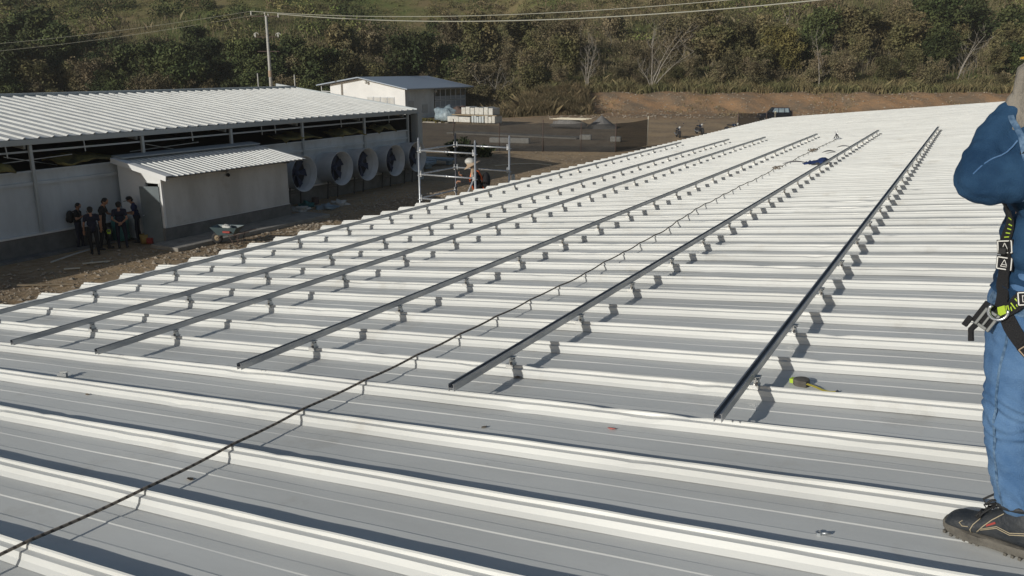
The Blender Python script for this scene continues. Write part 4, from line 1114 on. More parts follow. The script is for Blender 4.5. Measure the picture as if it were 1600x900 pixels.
# weeds by the fence
for i, (x, y, s_, lb) in enumerate(((-31.6, 49.6, .95, 'dark green bushy weed at the foot of the net fence, left one'), (-30.3, 50.2, .7, 'smaller green weed at the foot of the net fence, right one'))):
    g2 = np.random.default_rng(i); C = g2.normal(size=(26, 3)) * [s_ * .5, s_ * .35, .3] + [0, 0, .55 * s_]; C[:, 2] = np.abs(C[:, 2])
    V, F, T = leaves(C, np.full(26, .35 * s_), 34, .2, seed=i)
    t = thing('bush', lb, 'bush', (x, y, G)); link('foliage', np_mesh('foliage', V, F, [M['leaf_dark']], tone=T), t)
    s = MB()
    for c in C[:8]: s.tube([(0, 0, -.05), tuple(c)], .015, 4)
    s.obj('stem', M['bark'], t)
g2 = np.random.default_rng(9); C = np.stack([g2.uniform(-58.5, -52.2, 60), g2.uniform(79.0, 80.0, 60), np.full(60, G + .2)], -1)
V, F, T = leaves(C, np.full(60, .3), 18, .22, seed=4); o = link('weeds', np_mesh('weeds', V, F, [M['leaf_yellow']], tone=T)); tag(o, 'low yellowish weeds along the foot of the workshop', 'weeds'); o['kind'] = 'stuff'

# ------------------------------------------------------------------ motorcycles and car
def moto(x, y, rz, lb, sc=1.0, rider=False):
    t = thing('motorcycle', lb, 'motorcycle', (x, y, G), (0, 0, rz), 'motorcycles parked beyond the roof'); t.scale = (sc,) * 3
    for wx in (-.65, .68):
        s = MB(); s.lathe([(.23, -.05), (.31, -.045), (.33, 0), (.31, .045), (.23, .05), (.23, -.05)], (wx, 0, .33), (0, 1, 0), n=20); w_ = s.obj('wheel', M['rubber'], t)
        s = MB(); s.lathe([(0, -.02), (.235, -.03), (.235, .03), (0, .02)], (wx, 0, .33), (0, 1, 0), n=16); s.obj('rim', M['steel_dark'], w_)
    s = MB(); s.tube([(.68, 0, .33), (.50, 0, .78), (.42, 0, 1.0)], .035, 8); s.obj('fork', M['steel_dark'], t)
    s = MB(); s.tube([(.36, -.36, 1.06), (.42, -.15, 1.02), (.42, .15, 1.02), (.36, .36, 1.06)], .016, 8); s.tube([(.42, -.2, 1.04), (.38, -.32, 1.24)], .01, 6); s.tube([(.42, .2, 1.04), (.38, .32, 1.24)], .01, 6); s.ell((.38, -.33, 1.27), (.02, .06, .04)); s.ell((.38, .33, 1.27), (.02, .06, .04)); s.obj('handlebar', M['steel_dark'], t)
    s = MB(); s.ell((.50, 0, .93), (.09, .11, .10)); s.obj('headlight', M['plastic_w'], t)
    s = MB(); s.ell((.12, 0, .80), (.28, .14, .14)); s.obj('tank', M['carpaint'], t)
    s = MB(); s.ell((-.36, 0, .78), (.40, .13, .07)); s.obj('seat', M['rubber'], t)
    s = MB(); s.box((-.15, -.14, .28), (.25, .14, .62)); s.bar((-.2, 0, .5), (-.65, 0, .36), .05, .1); s.bar((-.75, 0, .62), (-.95, 0, .55), .16, .03); s.obj('engine', M['steel_dark'], t, bevel=.03)
    s = MB(); s.tube([(.1, -.16, .3), (-.3, -.18, .28), (-.8, -.18, .38)], [.025, .04, .05], 8); s.obj('exhaust', M['galv'], t)
moto(-23.3, 72.6, D2R(-60), 'black motorcycle with pale headlight, the leftmost one beyond the roof')
moto(-22.7, 77.1, D2R(-50), 'dark motorcycle with mirrors, second from the left beyond the roof')
moto(-20.2, 79.5, D2R(-20), 'dark blue motorcycle half hidden by the roof edge, third from the left')
moto(-18.6, 81.5, D2R(-30), 'dark motorcycle mostly hidden by the roof edge, rightmost one')
def car():
    t = thing('car', 'dark blue boxy four-wheel-drive car parked at the foot of the bank', 'car', (-20.6, 99.5, G), (0, 0, D2R(27 + 180)))
    secs = [(-1.75, .74, .62, .88), (-1.68, .78, .45, 1.0), (-.9, .8, .42, 1.03), (0, .8, .42, 1.03), (.9, .8, .42, 1.02), (1.35, .78, .42, 1.0), (1.72, .74, .45, .94), (1.78, .7, .55, .85)]
    V = []; 
    for (x, hw, z0, z1) in secs:
        V += [(x, -hw, z0), (x, -hw * 1.02, (z0 + z1) / 2), (x, -hw * .95, z1), (x, hw * .95, z1), (x, hw * 1.02, (z0 + z1) / 2), (x, hw, z0)]
    F = []
    for i in range(len(secs) - 1):
        for k in range(6): F.append((i * 6 + k, i * 6 + (k + 1) % 6, (i + 1) * 6 + (k + 1) % 6, (i + 1) * 6 + k))
    F += [tuple(range(5, -1, -1)), tuple(range(42, 48))]
    s = MB(); s.add(V, F, 0); s.obj('body', M['carpaint'], t, bevel=.03)
    s = MB(); s.add([(-1.66, -.72, 1.0), (.62, -.72, 1.0), (.62, .72, 1.0), (-1.66, .72, 1.0), (-1.5, -.62, 1.62), (.22, -.62, 1.64), (.22, .62, 1.64), (-1.5, .62, 1.62)],
        [(0, 3, 2, 1), (4, 5, 6, 7), (0, 1, 5, 4), (1, 2, 6, 5), (2, 3, 7, 6), (3, 0, 4, 7)]); s.obj('cabin', M['carpaint'], t, bevel=.05)
    for sd in (-1, 1):
        for (xa, xb, xc, xd) in ((-1.48, -.98, -.98, -1.38), (-.90, -.32, -.32, -.90), (-.24, .46, .18, -.24)):
            s = MB(); s.add([(xa, sd * .725, 1.06), (xb, sd * .725, 1.06), (xc, sd * .64, 1.55), (xd, sd * .64, 1.55), (xa, sd * .70, 1.06), (xb, sd * .70, 1.06), (xc, sd * .61, 1.55), (xd, sd * .61, 1.55)], [(0, 1, 2, 3), (7, 6, 5, 4), (0, 4, 5, 1), (1, 5, 6, 2), (2, 6, 7, 3), (3, 7, 4, 0)])
            s.obj('side_window', M['tarp'], t)
    s = MB(); s.add([(.64, -.62, 1.08), (.64, .62, 1.08), (.29, .55, 1.57), (.29, -.55, 1.57)], [(0, 1, 2, 3)]); s.obj('windscreen', M['glass'], t)
    for wx in (-1.15, 1.15):
        for sd in (-1, 1):
            s = MB(); s.lathe([(.2, -.1), (.33, -.1), (.35, -.05), (.35, .05), (.33, .1), (.2, .1), (.2, -.1)], (wx, sd * .72, .35), (0, 1, 0), n=20); w_ = s.obj('wheel', M['rubber'], t)
            s = MB(); s.lathe([(0, -.04), (.21, -.08), (.21, .08), (0, .04)], (wx, sd * .72, .35), (0, 1, 0), n=16); s.obj('rim', M['galv'], w_)
    s = MB(); s.lathe([(0, 0), (.32, 0), (.34, .06), (.32, .16), (0, .16)], (-1.76, 0, .95), (-1, 0, 0), n=20); s.obj('spare_wheel', M['rubber'], t)
    for sd in (-1, 1):
        s = MB(); s.lathe([(.0, .03), (.1, .02), (.1, 0)], (1.77, sd * .52, .8), (1, 0, 0), n=14); s.obj('headlight', M['plastic_w'], t)
    s = MB(); s.box((1.76, -.8, .45), (1.9, .8, .58)); s.obj('bumper', M['steel_dark'], t, bevel=.02)
    for sd in (-1, 1):
        s = MB(); s.box((.48, sd * .74 - .02, 1.08), (.6, sd * .9 + .02, 1.2)); s.obj('wing_mirror', M['rubber'], t)
car()
s = MB(); s.ell((-20.1, 97.6, G + 1.1), (.14, .14, .18)); s.box((-20.16, 97.55, G), (-20.04, 97.65, G + 1.0)); tag(s.obj('marker_post', M['palewood']), 'small pale-topped marker post in front of the car', 'post')

# ------------------------------------------------------------------ people
def cap_mesh(s, p0, r0, p1, r1, n=14, sq=1.0, ax=None):
    """tapered capsule; sq squashes the section along ax"""
    p0 = Vector(p0); p1 = Vector(p1); d = p1 - p0; L = d.length
    d = d.normalized() if L > 1e-6 else Vector((0, 0, 1))
    u = Vector(ax) if ax is not None else (Vector((0, 1, 0)) if abs(d.y) < .9 else Vector((1, 0, 0)))
    a = (u - d * u.dot(d)).normalized(); b = d.cross(a)
    rings = []
    for i in range(5):
        t = PI / 2 * i / 4; rings.append((-math.cos(t) * r0, math.sin(t) * r0))
    for i in range(5):
        t = PI / 2 * i / 4; rings.append((L + math.sin(t) * r1, math.cos(t) * r1))
    vs = []; fs = []
    for (h, r) in rings:
        r = max(r, 1e-4)
        for k in range(n):
            q = 2 * PI * k / n
            vs.append(p0 + d * h + a * math.cos(q) * r * sq + b * math.sin(q) * r)
    m = len(rings)
    for i in range(m - 1):
        for k in range(n):
            k2 = (k + 1) % n; fs.append((i * n + k, i * n + k2, (i + 1) * n + k2, (i + 1) * n + k))
    fs.append(tuple(range(n - 1, -1, -1))); fs.append(tuple((m - 1) * n + k for k in range(n)))
    s.add(vs, fs, 0, True)
def fuse(name, bones, voxel, mats, parent=None, iters=6, extra=None, disp=None, label_fn=None, **k):
    """bones: (p0,r0,p1,r1,matindex[,squash,axis]) fused to one continuous surface by a voxel remesh"""
    s = MB()
    for b in bones: cap_mesh(s, *b[:4], sq=b[5] if len(b) > 5 else 1.0, ax=b[6] if len(b) > 6 else None)
    if extra:
        for c, r in extra: s.ell(c, r, 20, 14)
    o = bpy.data.objects.new('tmp', s.mesh('tmp', []))
    COL.objects.link(o)
    m = o.modifiers.new('r', 'REMESH'); m.mode = 'VOXEL'; m.voxel_size = voxel; m.use_smooth_shade = True
    m = o.modifiers.new('s', 'SMOOTH'); m.factor = .5; m.iterations = iters
    dg = bpy.context.evaluated_depsgraph_get(); dg.update()
    me = bpy.data.meshes.new_from_object(o.evaluated_get(dg)); me.name = name
    bpy.data.objects.remove(o)
    me.materials.clear()
    for q in mats: me.materials.append(q)
    P0 = np.array([tuple(b[0]) for b in bones]); P1 = np.array([tuple(b[2]) for b in bones])
    R0 = np.array([b[1] for b in bones]); R1 = np.array([b[3] for b in bones]); MI = np.array([b[4] for b in bones])
    if len(set(MI.tolist())) > 1:
        C = np.zeros(len(me.polygons) * 3); me.polygons.foreach_get('center', C); C = C.reshape(-1, 3)
        d = P1 - P0; L2 = (d ** 2).sum(1) + 1e-9
        best = np.full(len(C), 1e9); bi = np.zeros(len(C), dtype=int)
        for i in range(len(bones)):
            t = np.clip(((C - P0[i]) @ d[i]) / L2[i], 0, 1)
            q = P0[i] + t[:, None] * d[i]; dist = np.linalg.norm(C - q, axis=1) - (R0[i] + (R1[i] - R0[i]) * t)
            k_ = dist < best; best[k_] = dist[k_]; bi[k_] = MI[i]
        me.polygons.foreach_set('material_index', bi.astype(np.int32))
    if disp:
        n = len(me.vertices); co = np.zeros(n * 3); me.vertices.foreach_get('co', co); co = co.reshape(-1, 3)
        no = np.zeros(n * 3); me.vertices.foreach_get('normal', no); no = no.reshape(-1, 3)
        dv = np.array([disp(Vector(c)) for c in co]); co = co + no * dv[:, None]
        me.vertices.foreach_set('co', co.ravel()); me.update()
    me.polygons.foreach_set('use_smooth', np.ones(len(me.polygons), dtype=bool))
    o = link(name, me, parent, **k)
    return o

def hand_bones(w_, d, side, curl=.5, sc=1.0, mi=0, palm_n=None):
    """palm, four unequal bent fingers and a thumb. w_: wrist, d: pointing direction, side: towards the thumb"""
    w_ = Vector(w_); d = Vector(d).normalized(); sd = Vector(side); sd = (sd - d * sd.dot(d)).normalized(); n = d.cross(sd)
    if palm_n is not None and n.dot(Vector(palm_n)) < 0: n = -n
    B = []
    for j, f in enumerate((.030, .010, -.010, -.028)):
        k0 = w_ + d * .02 * sc + sd * f * .6 * sc; k1 = w_ + d * (.088 - .004 * abs(j - 1)) * sc + sd * f * sc
        B.append((k0, .016 * sc, k1, .0135 * sc, mi))
        L = (.040, .046, .042, .033)[j] * sc; a = curl * (.75 + .1 * j); p = k1; dd = d
        for seg in range(3):
            ang = a * (seg + 1) * .75
            dd = (d * math.cos(ang) + n * math.sin(ang)).normalized()
            q = p + dd * L * (1, .68, .5)[seg]; B.append((p, (.0105, .0095, .0085)[seg] * sc, q, (.0095, .0085, .0075)[seg] * sc, mi)); p = q
    t0 = w_ + d * .022 * sc + sd * .022 * sc; t1 = t0 + (sd * .8 + d * .55 + n * .25).normalized() * .040 * sc; t2 = t1 + (d * .9 + sd * .25 + n * .35).normalized() * .033 * sc
    B += [(t0, .014 * sc, t1, .012 * sc, mi), (t1, .0115 * sc, t2, .009 * sc, mi)]
    return B

def small_person(name_label, pos, face, H, shirt, pants, pose, hair='hair', extras=None, base_z=None, seg=1):
    """standing figure; face = heading of the face in radians, local +x is forward"""
    t = thing('person', name_label, 'person', (pos[0], pos[1], base_z if base_z is not None else G), (0, 0, face), None)
    k = H / 1.75
    P = lambda x, y, z: Vector((x * k, y * k, z * k))
    lean = pose.get('lean', 0.0); hd = pose.get('head', 0.25)
    hipz = .93
    def T(x, y, z):  # lean the torso forward about the hips
        return P(x + (z - hipz) * math.sin(lean), y, hipz + (z - hipz) * math.cos(lean))
    st = pose.get('stance', .10); fw = pose.get('step', 0.0)
    B = [(P(0, -.075, hipz), .105 * k, P(0, .075, hipz), .105 * k, 1), (P(0, 0, hipz), .125 * k, T(0, 0, 1.05), .12 * k, 0),
         (T(0, -.05, 1.12), .115 * k, T(0, .05, 1.12), .115 * k, 0), (T(0, -.09, 1.30), .115 * k, T(0, .09, 1.30), .115 * k, 0), (T(-.01, -.155, 1.405), .062 * k, T(-.01, .155, 1.405), .062 * k, 0),
         (T(-.01, 0, 1.40), .075 * k, T(.0, 0, 1.46), .055 * k, 2)]
    hc = T(.02 + .09 * hd, 0, 1.60 - .03 * hd); tilt = hd
    B += [(T(0, 0, 1.44), .054 * k, hc - P(.01, 0, .05), .055 * k, 2)]
    f = Vector((math.cos(tilt + lean), 0, -math.sin(tilt + lean))); upv = Vector((f.z * -1, 0, f.x))
    B += [(hc - f * .02 * k, .088 * k, hc + upv * .035 * k, .088 * k, 2), (hc + f * .015 * k - upv * .065 * k, .06 * k, hc + f * .03 * k - upv * .075 * k, .045 * k, 2),
          (hc + f * .085 * k + upv * .005 * k, .012 * k, hc + f * .105 * k - upv * .025 * k, .013 * k, 2)]
    for sd in (-1, 1): B.append((hc + P(0, sd * .088, 0) - upv * .01 * k, .014 * k, hc + P(0, sd * .092, 0) - upv * .04 * k, .010 * k, 2))
    for sd in (-1, 1):
        fx = fw * sd
        hip = P(0, sd * .09, .90); knee = P(fx * .5 + .03, sd * (st + .0), .49); ank = P(fx, sd * st, .09)
        B += [(hip, .092 * k, knee, .062 * k, 1), (knee, .060 * k, ank, .045 * k, 1), (knee - P(.02, 0, .12), .055 * k, ank + P(0, 0, .15), .045 * k, 1),
              (ank - P(.03, 0, .04), .042 * k, ank + P(.12, sd * .02, -.05), .036 * k, 3), (ank, .045 * k, ank - P(.02, 0, .05), .042 * k, 3)]
    for sd, key in ((-1, 'R'), (1, 'L')):
        e, h = pose[key]
        sh = T(-.01, sd * .185, 1.40); el = T(*e) if not isinstance(e, Vector) else e; wr = T(*h)
        mid = sh.lerp(el, .62)
        sl_ = 0 if pose.get('long') else 2
        B += [(sh, .058 * k, mid, .052 * k, 0), (mid, .042 * k, el, .038 * k, sl_), (el, .038 * k, wr, .027 * k, sl_)]
        d = (wr - el).normalized()
        B += hand_bones(wr, d, pose.get('thumb' + key, (0, -sd, .3)), pose.get('curl', .5), k, 2)
    o = fuse('body', B, .0125, [M[shirt], M[pants], M['skin'], M['rubber']], t, 4)
    s = MB()
    s.ell(hc - f * .024 * k + upv * .034 * k, (.098 * k, .097 * k, .092 * k), 18, 10); s.ell(hc - f * .045 * k - upv * .03 * k, (.062 * k, .082 * k, .07 * k), 14, 8)
    hv = []
    for v in s.v:
        v = Vector(v); 
        hv.append(tuple(v + Vector((noise.noise(v * 40), noise.noise(v * 37), noise.noise(v * 43))) * .006))
    s.v = hv
    s.obj('hair', M[hair], t)
    s = MB()
    for sd in (-1, 1): s.ell(hc + f * .083 * k + P(0, sd * .032, 0) + upv * .012 * k, (.010 * k, .012 * k, .008 * k), 8, 6)
    s.obj('eyes', M['steel_dark'], t)
    s = MB(); s.ell(hc + f * .088 * k - upv * .055 * k, (.008 * k, .024 * k, .006 * k), 8, 6); s.obj('mouth', M['red'], t)
    if extras: extras(t, k, P, T, hc, f, upv)
    return t
def capfn(t, k, P, T, hc, f, upv, m='blackcloth'):
    s = MB(); s.ell(hc + upv * .055 * k - f * .01 * k, (.108 * k, .103 * k, .078 * k), 20, 10)
    c = hc + upv * .055 * k + f * .14 * k
    s.add([c + P(-.07, -.085, .0), c + P(-.07, .085, 0), c + P(.05, .06, -.012), c + P(.075, 0, -.015), c + P(.05, -.06, -.012)], [(0, 1, 2, 3, 4)])
    o = s.obj('cap', M[m], t); mm = o.modifiers.new('t', 'SOLIDIFY'); mm.thickness = .008
def backpack(t, k, P, T, hc, f, upv):
    s = MB(); s.ell(T(-.24, 0, 1.20), (.13 * k, .16 * k, .24 * k), 16, 12); s.ell(T(-.33, 0, 1.10), (.06 * k, .12 * k, .12 * k), 12, 8); s.obj('backpack', M['rubber'], t)
    s = MB()
    for sd in (-1, 1): s.tube([T(-.14, sd * .1, 1.40), T(0, sd * .11, 1.475), T(.11, sd * .11, 1.36), T(.10, sd * .13, 1.12), T(-.1, sd * .15, 1.02)], .018 * k, 6)
    s.obj('shoulder_strap', M['rubber'], t)
def phone(t, k, P, T, hc, f, upv):
    s = MB(); s.box((-.005, -.035, -.07), (.005, .035, .07), R=Matrix.Rotation(-.5, 3, 'Y'), o=T(.36, .02, 1.32)); s.obj('phone', M['steel_dark'], t)
D = D2R
def ex1(*a): backpack(*a); phone(*a)
small_person('man in black with a backpack looking at his phone, leftmost of the group', (-26.9, 17.34), D(40), 1.62, 'blackcloth', 'navy',
             dict(R=((.05, -.27, 1.14), (.28, -.08, 1.24)), L=((.05, .27, 1.14), (.28, .08, 1.24)), head=.45, step=.06, curl=.9, lean=.05), extras=ex1)
small_person('short-haired man in dark T-shirt seen from behind, second from the left', (-25.5, 16.92), D(152), 1.66, 'navy', 'blackcloth',
             dict(R=((-.02, -.26, 1.12), (.06, -.27, .88)), L=((-.02, .26, 1.12), (.06, .27, .88)), head=.2, step=.07))
def limeitem(t, k, P, T, hc, f, upv):
    s = MB(); s.box((-.05, -.03, -.04), (.05, .03, .03), o=P(.24, -.24, .60)); s.tube([P(.18, -.24, .63), P(.2, -.24, .70), P(.28, -.24, .70), P(.3, -.24, .63)], .012, 6); s.obj('held_tool', M['lime'], t, bevel=.02)
small_person('tall man in black leaning over mid-group with a lime tool in hand', (-25.95, 17.6), D(40), 1.84, 'blackcloth', 'blackcloth',
             dict(R=((.02, -.26, 1.10), (.06, -.27, .84)), L=((.1, .26, 1.16), (.38, .2, 1.08)), head=.5, lean=.16, step=.1), extras=limeitem)
small_person('man in dark T-shirt seen from behind with both hands clasped at his back', (-25.6, 18.05), D(140), 1.66, 'navy', 'navy',
             dict(R=((-.16, -.25, 1.12), (-.19, -.05, .96)), L=((-.16, .25, 1.12), (-.19, .05, .985)), head=.25, step=.03, stance=.13, curl=.9))
small_person('man in dark blue shirt and black cap, stooping at the right of the group', (-25.98, 19.0), D(232), 1.72, 'bluecloth', 'navy',
             dict(R=((.08, -.24, 1.10), (.30, -.10, 1.10)), L=((.08, .24, 1.10), (.30, .10, 1.10)), head=.45, lean=.17, step=.04), extras=lambda *a: capfn(*a))
# containers beside the men
s = MB(); s.lathe([(0, 0), (.15, 0), (.17, .34), (.155, .34), (.14, .03)], (0, 0, 0), (0, 0, 1), n=20)
tag(s.obj('bucket', M['bucket'], loc=(-25.62, 18.95, G)), 'yellow bucket standing at the foot of the man in the cap', 'bucket')
s = MB(); s.box((-.14, -.09, 0), (.14, .09, .2)); s.box((-.03, -.02, .2), (.03, .02, .23)); tag(s.obj('tool_case', M['red'], loc=(-25.42, 19.0, G + .02), rot=(0, 0, .2), bevel=.02), 'small reddish case between the bucket and the grey door', 'case')
s = MB(); s.lathe([(0, 0), (.28, 0), (.30, .1), (.28, .3), (.30, .5), (.28, .85), (0, .87)], (0, 0, 0), (0, 0, 1), n=24)
tag(s.obj('drum', M['teal'], loc=(-26.75, 18.85, G + .04)), 'dark green drum standing against the wall behind the men', 'drum')
tag(blob((-26.7, 17.95, G + .3), (.4, .35, .42), 21, M['plinth'], 'sack'), 'grey sack leaning on the plinth behind the men', 'sack')

# worker on the scaffold: bucket hat with neck flap, seen from behind
def scafextra(t, k, P, T, hc, f, upv):
    s = MB(); s.lathe([(.0, .115), (.07, .10), (.105, .05), (.112, .0), (.205, -.035), (.21, -.045), (.11, -.012)], hc + upv * .045 * k, upv, n=24); s.obj('sun_hat', M['tan'], t)
    s = MB(); s.ell(hc + upv * .10 * k, (.125, .125, .085), 20, 10); s.obj('cap_top', M['plastic_w'], t)
    s = MB(); n = 13; g = []
    for i in range(n):
        a = D2R(80) + D2R(200) * i / (n - 1)
        for j in range(6):
            h = j / 5; rr = .115 + .055 * h + .012 * math.sin(i * 2.1) * h
            g.append(hc + Vector((math.cos(a) * rr, math.sin(a) * rr, .02 - .30 * h)))
    s.add(g, [(i * 6 + j, i * 6 + j + 1, (i + 1) * 6 + j + 1, (i + 1) * 6 + j) for i in range(n - 1) for j in range(5)], 0, True)
    o = s.obj('neck_flap', M['tan'], t); mm = o.modifiers.new('t', 'SOLIDIFY'); mm.thickness = .01
    s = MB()
    for sd in (-1, 1):
        s.tube([T(.10, sd * .10, 1.02), T(.155, sd * .10, 1.25), T(.08, sd * .11, 1.45), T(-.06, sd * .10, 1.46), T(-.14, sd * .06, 1.25), T(-.13, -sd * .06, 1.02)], .021, 6)
        s.tube([T(-.02, sd * .16, .96), T(.13, sd * .12, .90), T(.04, sd * .04, .80), T(-.12, sd * .10, .88), T(-.02, sd * .16, .96)], .02, 6)
    s.obj('harness', M['orange'], t)
    s = MB(); s.ell(T(-.22, 0, 1.22), (.10, .15, .20), 16, 10); s.obj('backpack', M['blackcloth'], t)
small_person('worker in a tan sun hat with neck flap and orange harness climbing the scaffold', (-9.98, 16.2), D(208), 1.70, 'blackcloth', 'navy',
             dict(R=((.12, -.27, 1.18), (.34, -.2, 1.30)), L=((.12, .25, 1.18), (.36, .18, 1.22)), head=.35, lean=.15, step=.05, curl=1.1, long=1), extras=scafextra, base_z=-2.16)

# ------------------------------------------------------------------ the worker in denim at the right
wk = thing('person', 'worker in denim jacket and jeans with black and lime harness standing at the right', 'person', (0, 0, 0))
gz = lambda x: x * math.tan(SLOPE)
def wv_jacket(p):
    x, y, z = p
    r = .0065 * noise.noise(Vector((x * 9, y * 9, z * 16))) + .0045 * noise.noise(Vector((x * 24 + z * 10, y * 20, z * 34)))
    if z < 1.08: r += .0035 * math.sin(z * 95 + 6 * noise.noise(p * 8)) * smooth(1.08, .92, z)
    e = (p - Vector((-.15, 2.80, 1.24))).length
    if e < .24: r += .0055 * math.sin(e * 105 + 7 * noise.noise(p * 9)) * (1 - e / .24) * (.3 + 1.4 * abs(noise.noise(p * 14)))
    if abs(z - (1.36 + x * .9)) < .05: r += .001
    r += .0045 * ridge(Vector((x * 7 + z * 5, y * 7, z * 13 - x * 6))) * (1 if z > 1.1 else .7) + .0022 * ridge(Vector((x * 19, y * 15, z * 30)))
    return float(r)
def ridge(v): return 1 - 2 * abs(noise.noise(v))
def wv_jeans(p):
    x, y, z = p
    r = .006 * noise.noise(Vector((x * 8, y * 8, z * 12))) + .0035 * noise.noise(Vector((x * 20, y * 20, z * 30 + x * 12)))
    k = math.exp(-((z - .47) / .10) ** 2) + .9 * math.exp(-((z - .17) / .07) ** 2) + .5 * math.exp(-((z - .80) / .07) ** 2)
    r += .0062 * k * math.sin(z * 130 + x * 40 + 14 * noise.noise(Vector((x * 6, y * 6, z * 8)))) * (.4 + 1.2 * abs(noise.noise(Vector((x * 9 + 4, y * 9, z * 11)))))
    r += (.0035 + .004 * k) * ridge(Vector((x * 6 + 3, y * 5, z * 17 + x * 9))) + .0018 * ridge(Vector((x * 16, y * 16, z * 34)))
    return float(r)
PL, PR = 2.91, 3.17      # lines of the left and right leg
sh_l = Vector((.055, 2.865, 1.30)); el_l = Vector((-.122, 2.815, 1.222)); wr_l = Vector((-.052, 2.875, 1.43))
sh_r = Vector((.10, 3.24, 1.29)); el_r = Vector((.03, 3.30, 1.08)); wr_r = Vector((.0, 3.17, 1.33))
hc = Vector((.083, 3.05, 1.535))
# body under the clothes: one continuous figure
B = [(Vector((.085, 2.98, .84)), .095, Vector((.085, 3.10, .84)), .095, 0), (Vector((.09, 3.04, .86)), .10, Vector((.09, 3.05, 1.1)), .10, 0), (Vector((.085, 2.97, 1.22)), .09, Vector((.085, 3.13, 1.22)), .09, 0),
     (sh_l, .05, el_l, .038, 0), (el_l, .038, wr_l, .028, 0), (sh_r, .05, el_r, .038, 0), (el_r, .038, wr_r, .028, 0),
     (Vector((.07, 3.05, 1.32)), .06, Vector((.06, 3.05, 1.44)), .056, 0), (hc + Vector((.015, 0, .0)), .088, hc + Vector((.0, 0, .035)), .09, 0), (hc + Vector((-.035, 0, -.065)), .055, hc + Vector((-.055, 0, -.085)), .036, 0),
     (hc + Vector((-.088, 0, .0)), .012, hc + Vector((-.108, 0, -.028)), .014, 0), (hc + Vector((-.085, -.03, .018)), .014, hc + Vector((-.085, .03, .018)), .014, 0)]
for yy in (PL, PR):
    bx = 0 if yy == PL else .14
    B += [(Vector((.09, yy + (3.04 - yy) * .35, .82)), .085, Vector((.07 + bx * .4, yy, .46)), .056, 0), (Vector((.07 + bx * .4, yy, .46)), .055, Vector((.125 + bx, yy - .01, .11 + bx * .1)), .042, 0)]
for sd in (-1, 1): B.append((hc + Vector((.01, sd * .09, -.005)), .016, hc + Vector((.012, sd * .094, -.04)), .010, 0))
fuse('body', B, .009, [M['skin']], wk, 5)
s = MB()
for sd in (-1, 1): s.ell(hc + Vector((-.094, sd * .032, .010)), (.010, .014, .009), 10, 8)
s.obj('eyes', M['patchw'], wk)
s = MB()
for sd in (-1, 1): s.ell(hc + Vector((-.102, sd * .032, .010)), (.004, .006, .006), 8, 6)
s.obj('pupils', M['hair'], wk)
s = MB(); s.ell(hc + Vector((-.096, 0, -.052)), (.008, .024, .006), 10, 6); s.obj('mouth', M['red'], wk)
s = MB(); s.ell(hc + Vector((.030, 0, .035)), (.088, .099, .090), 20, 12); s.obj('hair', M['hair'], wk)
# jacket
J = [(Vector((.085, 2.965, .87)), .118, Vector((.085, 3.13, .87)), .118, 0), (Vector((.085, 2.965, 1.02)), .122, Vector((.085, 3.13, 1.02)), .122, 0),
     (Vector((.080, 2.955, 1.20)), .124, Vector((.080, 3.15, 1.20)), .124, 0), (Vector((.085, 2.90, 1.315)), .075, Vector((.085, 3.20, 1.315)), .075, 0), (Vector((.075, 3.05, 1.36)), .082, Vector((.068, 3.05, 1.40)), .075, 0),
     (Vector((.075, 2.875, 1.290)), .088, Vector((-.03, 2.830, 1.236)), .079, 0), (Vector((-.03, 2.830, 1.236)), .079, Vector((-.114, 2.812, 1.216)), .070, 0),
     (Vector((-.122, 2.825, 1.232)), .066, Vector((-.102, 2.862, 1.335)), .054, 0), (Vector((-.102, 2.862, 1.335)), .054, Vector((-.066, 2.874, 1.40)), .046, 0),
     (Vector((-.045, 2.855, 1.32)), .055, Vector((.04, 2.88, 1.355)), .060, 0),
     (sh_r, .078, el_r, .062, 0), (el_r, .062, wr_r, .046, 0)]
jk = fuse('jacket', J, .0065, [M['denim_j']], wk, 6, disp=wv_jacket)
# jeans
Q = [(Vector((.085, 2.965, .80)), .124, Vector((.085, 3.13, .80)), .124, 0), (Vector((.085, 2.965, .86)), .118, Vector((.085, 3.13, .86)), .118, 0)]
for yy in (PL, PR):
    bx = 0 if yy == PL else .14
    Q += [(Vector((.075, yy + .03, .76)), .122, Vector((.068 + bx * .4, yy, .48)), .082, 0), (Vector((.068 + bx * .4, yy, .50)), .082, Vector((.088 + bx * .65, yy, .34)), .080, 0), (Vector((.088 + bx * .65, yy, .34)), .080, Vector((.122 + bx * .95, yy - .01, .20)), .066, 0), (Vector((.122 + bx * .95, yy - .01, .215)), .067, Vector((.13 + bx, yy - .012, .198)), .066, 0)]
jn = fuse('jeans', Q, .0065, [M['denim_p']], wk, 5, disp=wv_jeans)
# seams
def bvh(o):
    me = o.data; return BVHTree.FromPolygons([v.co.copy() for v in me.vertices], [tuple(p.vertices) for p in me.polygons])
BJ, BP = bvh(jk), bvh(jn)
def snap(p, trees):
    best = None
    for T_ in trees:
        q, n, i, d = T_.find_nearest(p)
        if q is None: continue
        if (p - q).dot(n) < 0: d = -d
        if best is None or abs(d) < abs(best[2]) : best = (q, n, d)
    return best[0], best[1]
def densify(pts, st=.012):
    pts = [Vector(p) for p in pts]; out = []
    n = len(pts)
    for i in range(n - 1):
        p0 = pts[max(i - 1, 0)]; p1 = pts[i]; p2 = pts[i + 1]; p3 = pts[min(i + 2, n - 1)]
        m = max(2, int((p2 - p1).length / st))
        for k in range(m):
            t = k / m
            out.append(.5 * ((2 * p1) + (p2 - p0) * t + (2 * p0 - 5 * p1 + 4 * p2 - p3) * t * t + (3 * p1 - p0 - 3 * p2 + p3) * t ** 3))
    out.append(pts[-1]); return out
